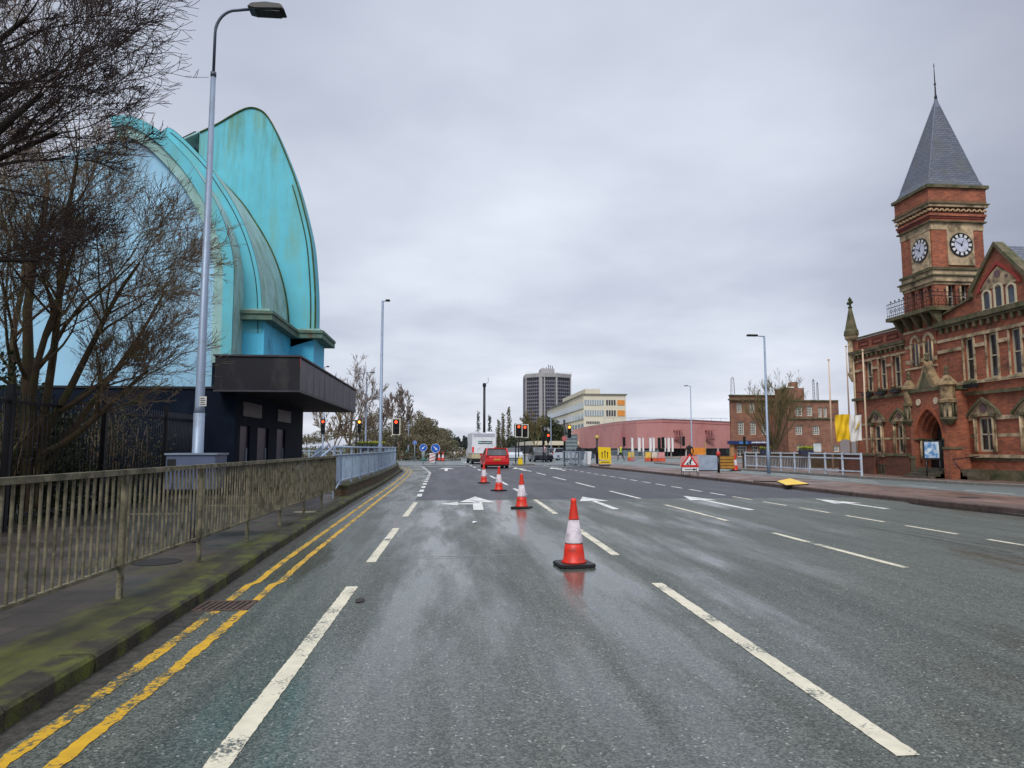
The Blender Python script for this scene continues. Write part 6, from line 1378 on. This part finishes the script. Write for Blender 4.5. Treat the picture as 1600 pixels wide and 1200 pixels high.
def mast(label, u, vb, vt, Y, w_=.3):
    x = XU(u, Y); z0, z1 = ZV(vb, Y, u), ZV(vt, Y, u); t = thing('radio_mast', label, 'mast', (x, Y, z0), 0, 'rooftop masts'); m = M(); h = z1-z0
    for s in (-1, 1): m.tube([(s*w_/2, 0, 0), (s*w_/2*.6, 0, h)], .035, 5)
    for k in range(7): m.tube([(-w_/2, 0, h*k/7), (w_/2*.8, 0, h*(k+1)/7)], .02, 4)
    m.build('lattice', DARKM, t); M().tube([(0, 0, h*.9), (0, 0, h*1.08)], .02, 4).build('aerial', DARKM, t)
mast('lattice mast at the left corner of the brown brick roof', 1147.5, 617, 590, Yb+1, .6); mast('thin dark mast at the right of the brown brick roof', 1275, 627, 593, Yc+3, .3); mast('second thin mast beside the dark one on the brown brick roof', 1281, 627, 598, Yc+4, .25)

# ================================================================== PINK RETAIL BUILDING
pk = thing('pink_building', 'long low pink building with a gently curved front', 'building', (XU(1035, 112), 112, .0)); off = pk.location
PK = mat('pink_render', (196, 140, 136), .8, var=.08, scale=.3, dirt=(180, 110, 112), dirt_amt=.35, dscale=.25, dstretch=(1, 1, .6))
pts = [(895, 168), (920, 148), (957, 128), (995, 117), (1035, 112), (1085, 114), (1144, 117)]
pp_ = [(XU(u, Y), Y) for u, Y in pts]; tops = [ZV(v, Y, u) for (u, Y), v in zip(pts, (672, 666.5, 660.5, 657, 655, 656.5, 659.5))]
def strip(z0f, z1f, inset, mt, nm, parent=pk):
    m = M()
    for i in range(len(pp_)-1):
        (x0, y0), (x1, y1) = pp_[i], pp_[i+1]; y0 += inset; y1 += inset
        a0, a1, b0, b1 = z0f(i), z0f(i+1), z1f(i), z1f(i+1)
        m.add([(x0, y0, a0), (x1, y1, a1), (x1, y1, b1), (x0, y0, b0), (x0, y0+.5, a0), (x1, y1+.5, a1), (x1, y1+.5, b1), (x0, y0+.5, b0)], [(0, 1, 2, 3), (7, 6, 5, 4), (3, 2, 6, 7), (0, 4, 5, 1)])
    return m.build(nm, mt, parent, off)
strip(lambda i: 1.45, lambda i: tops[i], 0, PK, 'upper_wall'); strip(lambda i: tops[i]-.5, lambda i: tops[i]-.42, -.06, mat('pink_groove', (176, 102, 106), .8), 'groove'); strip(lambda i: tops[i]+.002, lambda i: tops[i]+.09, -.12, mat('grey_pink', (168, 150, 160), .7), 'coping')
strip(lambda i: 0, lambda i: 1.44, 1.2, mat('shopfront_dark', (34, 40, 46), .25, var=.5, scale=.5, dirt=(80, 110, 110), dirt_amt=.3, dscale=.6), 'shopfront')
m = M(); m.prism([(x_+.3, y_+.9) for x_, y_ in pp_]+[(pp_[-1][0], 160), (pp_[0][0]+3, 172)], 'z', 1.46, 4.5); m.build('roof', mat('flat_roof', (120, 120, 124), .9), pk, off)
for u in (965, 988, 1004, 1026, 1047, 1070, 1097, 1120): 
    Yq = 113; x = XU(u, Yq+1); M().box(x-.12, Yq+.4+.0, 0, x+.12, Yq+.64, 1.44).build('column', mat('column_pale', (190, 184, 180), .7), pk, off)
for cx_ in (1060, 1110):
    Yq = 112.6 if cx_ < 1080 else 114.6
    m = M()
    for k in range(3): x = XU(cx_-4+4*k, Yq); m.box(x-.1, Yq-.08, ZV(683, Yq, cx_), x+.1, Yq+.3, ZV(672, Yq, cx_))
    m.box(XU(cx_-7, Yq), Yq-.1, ZV(673, Yq, cx_), XU(cx_+8, Yq), Yq-.02+.3, ZV(671.5, Yq, cx_)); m.build('relief_emblem', mat('relief_pink', (172, 112, 112), .8), pk, off)
    M().box(XU(cx_-6, Yq), Yq-.1, ZV(688, Yq, cx_), XU(cx_+7, Yq), Yq+.25, ZV(686, Yq, cx_)).build('lettering', mat('sign_dark_pink', (120, 70, 78), .8), pk, off)
m = M()
for k in range(14): x = XU(945+k*14, 120); m.tube([(x, 120, 4.6), (x, 120, 6.8)], .03, 4)
m.tube([(XU(945, 120), 120, 6.8), (XU(1138, 120), 120, 6.8)], .03, 4); m.build('roof_rail', GALV, pk, off)

# ================================================================== CREAM OFFICE BLOCK
cr_ = thing('cream_building', 'pale cream office block with long window bands and orange end panels', 'building', (33, 170, 0)); off = cr_.location
CM = mat('cream_panel', (216, 210, 188), .7, var=.06, scale=.3); CW2 = mat('band_glass', (150, 166, 178), .2, var=.15, scale=.4); BLG = mat('dark_office_glass', (54, 60, 74), .15, var=.3, scale=1)
xc0, xc1, yc0, yc1 = XU(912.5, 170), XU(979, 170), 170, 240
zt = ZV(617, 170, 912)
M().prism([(xc0, yc0), (xc1, yc0), (xc1+2, yc1), (xc0+.6, yc1)], 'z', 3.2, zt).build('wall', CM, cr_, off)
M().prism([(xc0-.3, yc0-.3), (xc1+.3, yc0-.3), (xc1+2.3, yc1), (xc0+.3, yc1)], 'z', zt, zt+.3).build('roof_edge', mat('roof_edge_grey', (120, 116, 100), .7), cr_, off)
M().box(xc0+2, 178, zt+.3, xc0+6, 215, zt+2.2).build('penthouse', CM, cr_, off)
for vt_, vb_ in ((625, 633), (641, 650)):
    a, b = ZV(vb_, 170, 940), ZV(vt_, 170, 940)
    f = M().box(XU(914, 170), 169.9, a, XU(944, 170), 169.97, b).build('window', CW2, cr_, off); m = M()
    for k in range(1, 8): x = XU(914+k*30/8, 170); m.box(x-.09, 169.84, a, x+.09, 169.899, b)
    m.build('mullions', WHITE, f, off)
    for k in range(4): x0 = XU(948+k*4, 170); M().box(x0, 169.9, a, x0+.42, 169.97, b).build('window', BLG, cr_, off)
    M().box(XU(965.5, 170), 169.9, a, XU(977, 170), 169.97, b).build('end_panel', mat('orange_panel', (226, 146, 62), .6), cr_, off)
for i, (z0, z1) in enumerate(((11.4, 13.0), (8.7, 10.3), (6.0, 7.6), (3.6, 5.0))):
    m = M(); m.prism([(xc0-.05, yc0+.3), (xc0, yc0+.3), (xc0+.58, yc1-.3), (xc0+.53, yc1-.3)], 'z', z0, z1); f = m.build('window', CW2, cr_, off); q = M()
    for k in range(1, 16): y = yc0+k*70/16; x = xc0+.6*k/16; q.box(x-.12, y-.12, z0, x-.0, y+.12, z1)
    q.build('mullions', WHITE, f, off)
    q = M(); q.prism([(xc0-.1, yc0), (xc0-.052, yc0), (xc0+.52, yc1-.3), (xc0+.48, yc1-.3)], 'z', z0-.22, z0-.04); q.build('sill', mat('sill_dark', (120, 118, 112), .7), cr_, off)
g = M(); 
for k in range(8): x = XU(916.5+k*2.7, 170); g.box(x, 169.9, ZV(662, 170, 925), x+.28, 169.96, ZV(658.5, 170, 925))
g.build('lettering', BLG, cr_, off)
M().prism([(XU(832, 158), 158), (xc0+1, 160), (xc0+1, 200), (XU(832, 158), 200)], 'z', ZV(695.5, 158), ZV(689, 158)).build('entrance_canopy', CM, cr_, off)
for u in (840, 851, 862, 873, 884, 895): x = XU(u, 162); M().box(x-.25, 162, 0, x+.25, 162.5, ZV(695.5, 158)).build('column', mat('column_buff', (170, 160, 124), .7), cr_, off)
M().prism([(XU(834, 166), 166), (xc0+3, 166), (xc0+3, 230), (XU(834, 166), 230)], 'z', 0, ZV(696, 158)).build('ground_floor', mat('ground_floor_dark', (66, 68, 70), .5, var=.4, scale=.3), cr_, off)

# ================================================================== TOWER BLOCK
Yt = 560
tb = thing('tower_block', 'tall grey tower block with many dark window rows in the distance', 'building', (XU(857, Yt), Yt, 0)); off = tb.location
pl_ = [(XU(822, Yt+10), Yt+10), (XU(845, Yt), Yt), (XU(870, Yt), Yt), (XU(892, Yt+8), Yt+8)]
ztop = ZV(583, Yt, 857)
back = [(pl_[-1][0], Yt+34), (pl_[0][0], Yt+34)]
CONC = mat('tower_concrete', (168, 166, 168), .8, var=.12, scale=.1); SPAN = mat('tower_spandrel', (122, 120, 130), .8, var=.25, scale=.3); TG = mat('tower_glass', (46, 48, 64), .3, var=.5, scale=.5)
M().prism(pl_+back, 'z', 0, ztop-3.2).build('core', SPAN, tb, off)
M().prism([(pl_[0][0]-.6, pl_[0][1]-.6), (pl_[1][0], Yt-1.2), (pl_[2][0], Yt-1.2), (pl_[3][0]+.6, pl_[3][1]-.6)]+back, 'z', ztop-3.2, ztop).build('parapet', CONC, tb, off)
nf = 17
for i in range(len(pl_)-1):
    (x0, y0), (x1, y1) = pl_[i], pl_[i+1]
    for k in range(nf):
        z0 = ztop-5.6-k*3.0; m = M(); n = 7
        for j in range(n):
            t0, t1 = (j+.12)/n, (j+.88)/n
            if j in (0,) and i == 1: continue
            m.add([(x0+(x1-x0)*t0, y0+(y1-y0)*t0-.25, z0), (x0+(x1-x0)*t1, y0+(y1-y0)*t1-.25, z0), (x0+(x1-x0)*t1, y0+(y1-y0)*t1-.25, z0+1.7), (x0+(x1-x0)*t0, y0+(y1-y0)*t0-.25, z0+1.7)], [(0, 1, 2, 3)])
        m.build('window', TG, tb, off)
for x, y, w_ in ((pl_[0][0], pl_[0][1], .5), (pl_[1][0], pl_[1][1], 1.3), (pl_[1][0]+3.2, Yt, .5), (pl_[2][0], pl_[2][1], .7), (pl_[3][0], pl_[3][1], .5)): M().box(x-w_, y-.9, 0, x+w_, y-.26, ztop-3.2).build('pier', CONC, tb, off)
for k in range(24):
    x = pl_[0][0]+(pl_[3][0]-pl_[0][0])*k/23; M().box(x-.12, Yt-1.5 if 8 < k < 16 else Yt+2, ztop-2.5, x+.12, Yt-1.3 if 8 < k < 16 else Yt+2.2, ztop+1.2).build('fin', CONC, tb, off)
M().box(XU(846, Yt+8), Yt+8, ztop, XU(867, Yt+8), Yt+24, ZV(574, Yt, 857)).build('plant_room', CONC, tb, off)
m = M()
for u, v in ((848, 572), (853, 571), (857, 567), (860, 568), (863, 569)): m.tube([(XU(u, Yt+12), Yt+12, ztop), (XU(u+1, Yt+12), Yt+12, ZV(v, Yt, 857))], .3, 5)
m.build('aerial', DARKM, tb, off)
# long low roofs behind the trees far right
t = thing('distant_building', 'low grey roofline far beyond the pink building', 'building', (XU(1290, 150), 150, 0)); M().box(-6, 0, 0, 10, 8, ZV(672, 150, 1300)).build('wall', mat('far_wall', (140, 130, 130), .8), t); M().prism([(-6.5, ZV(672, 150, 1300)), (10.5, ZV(672, 150, 1300)), (8, ZV(660, 150, 1300)), (-4, ZV(660, 150, 1300))], 'y', -.5, 8.5).build('roof', SLATE, t)
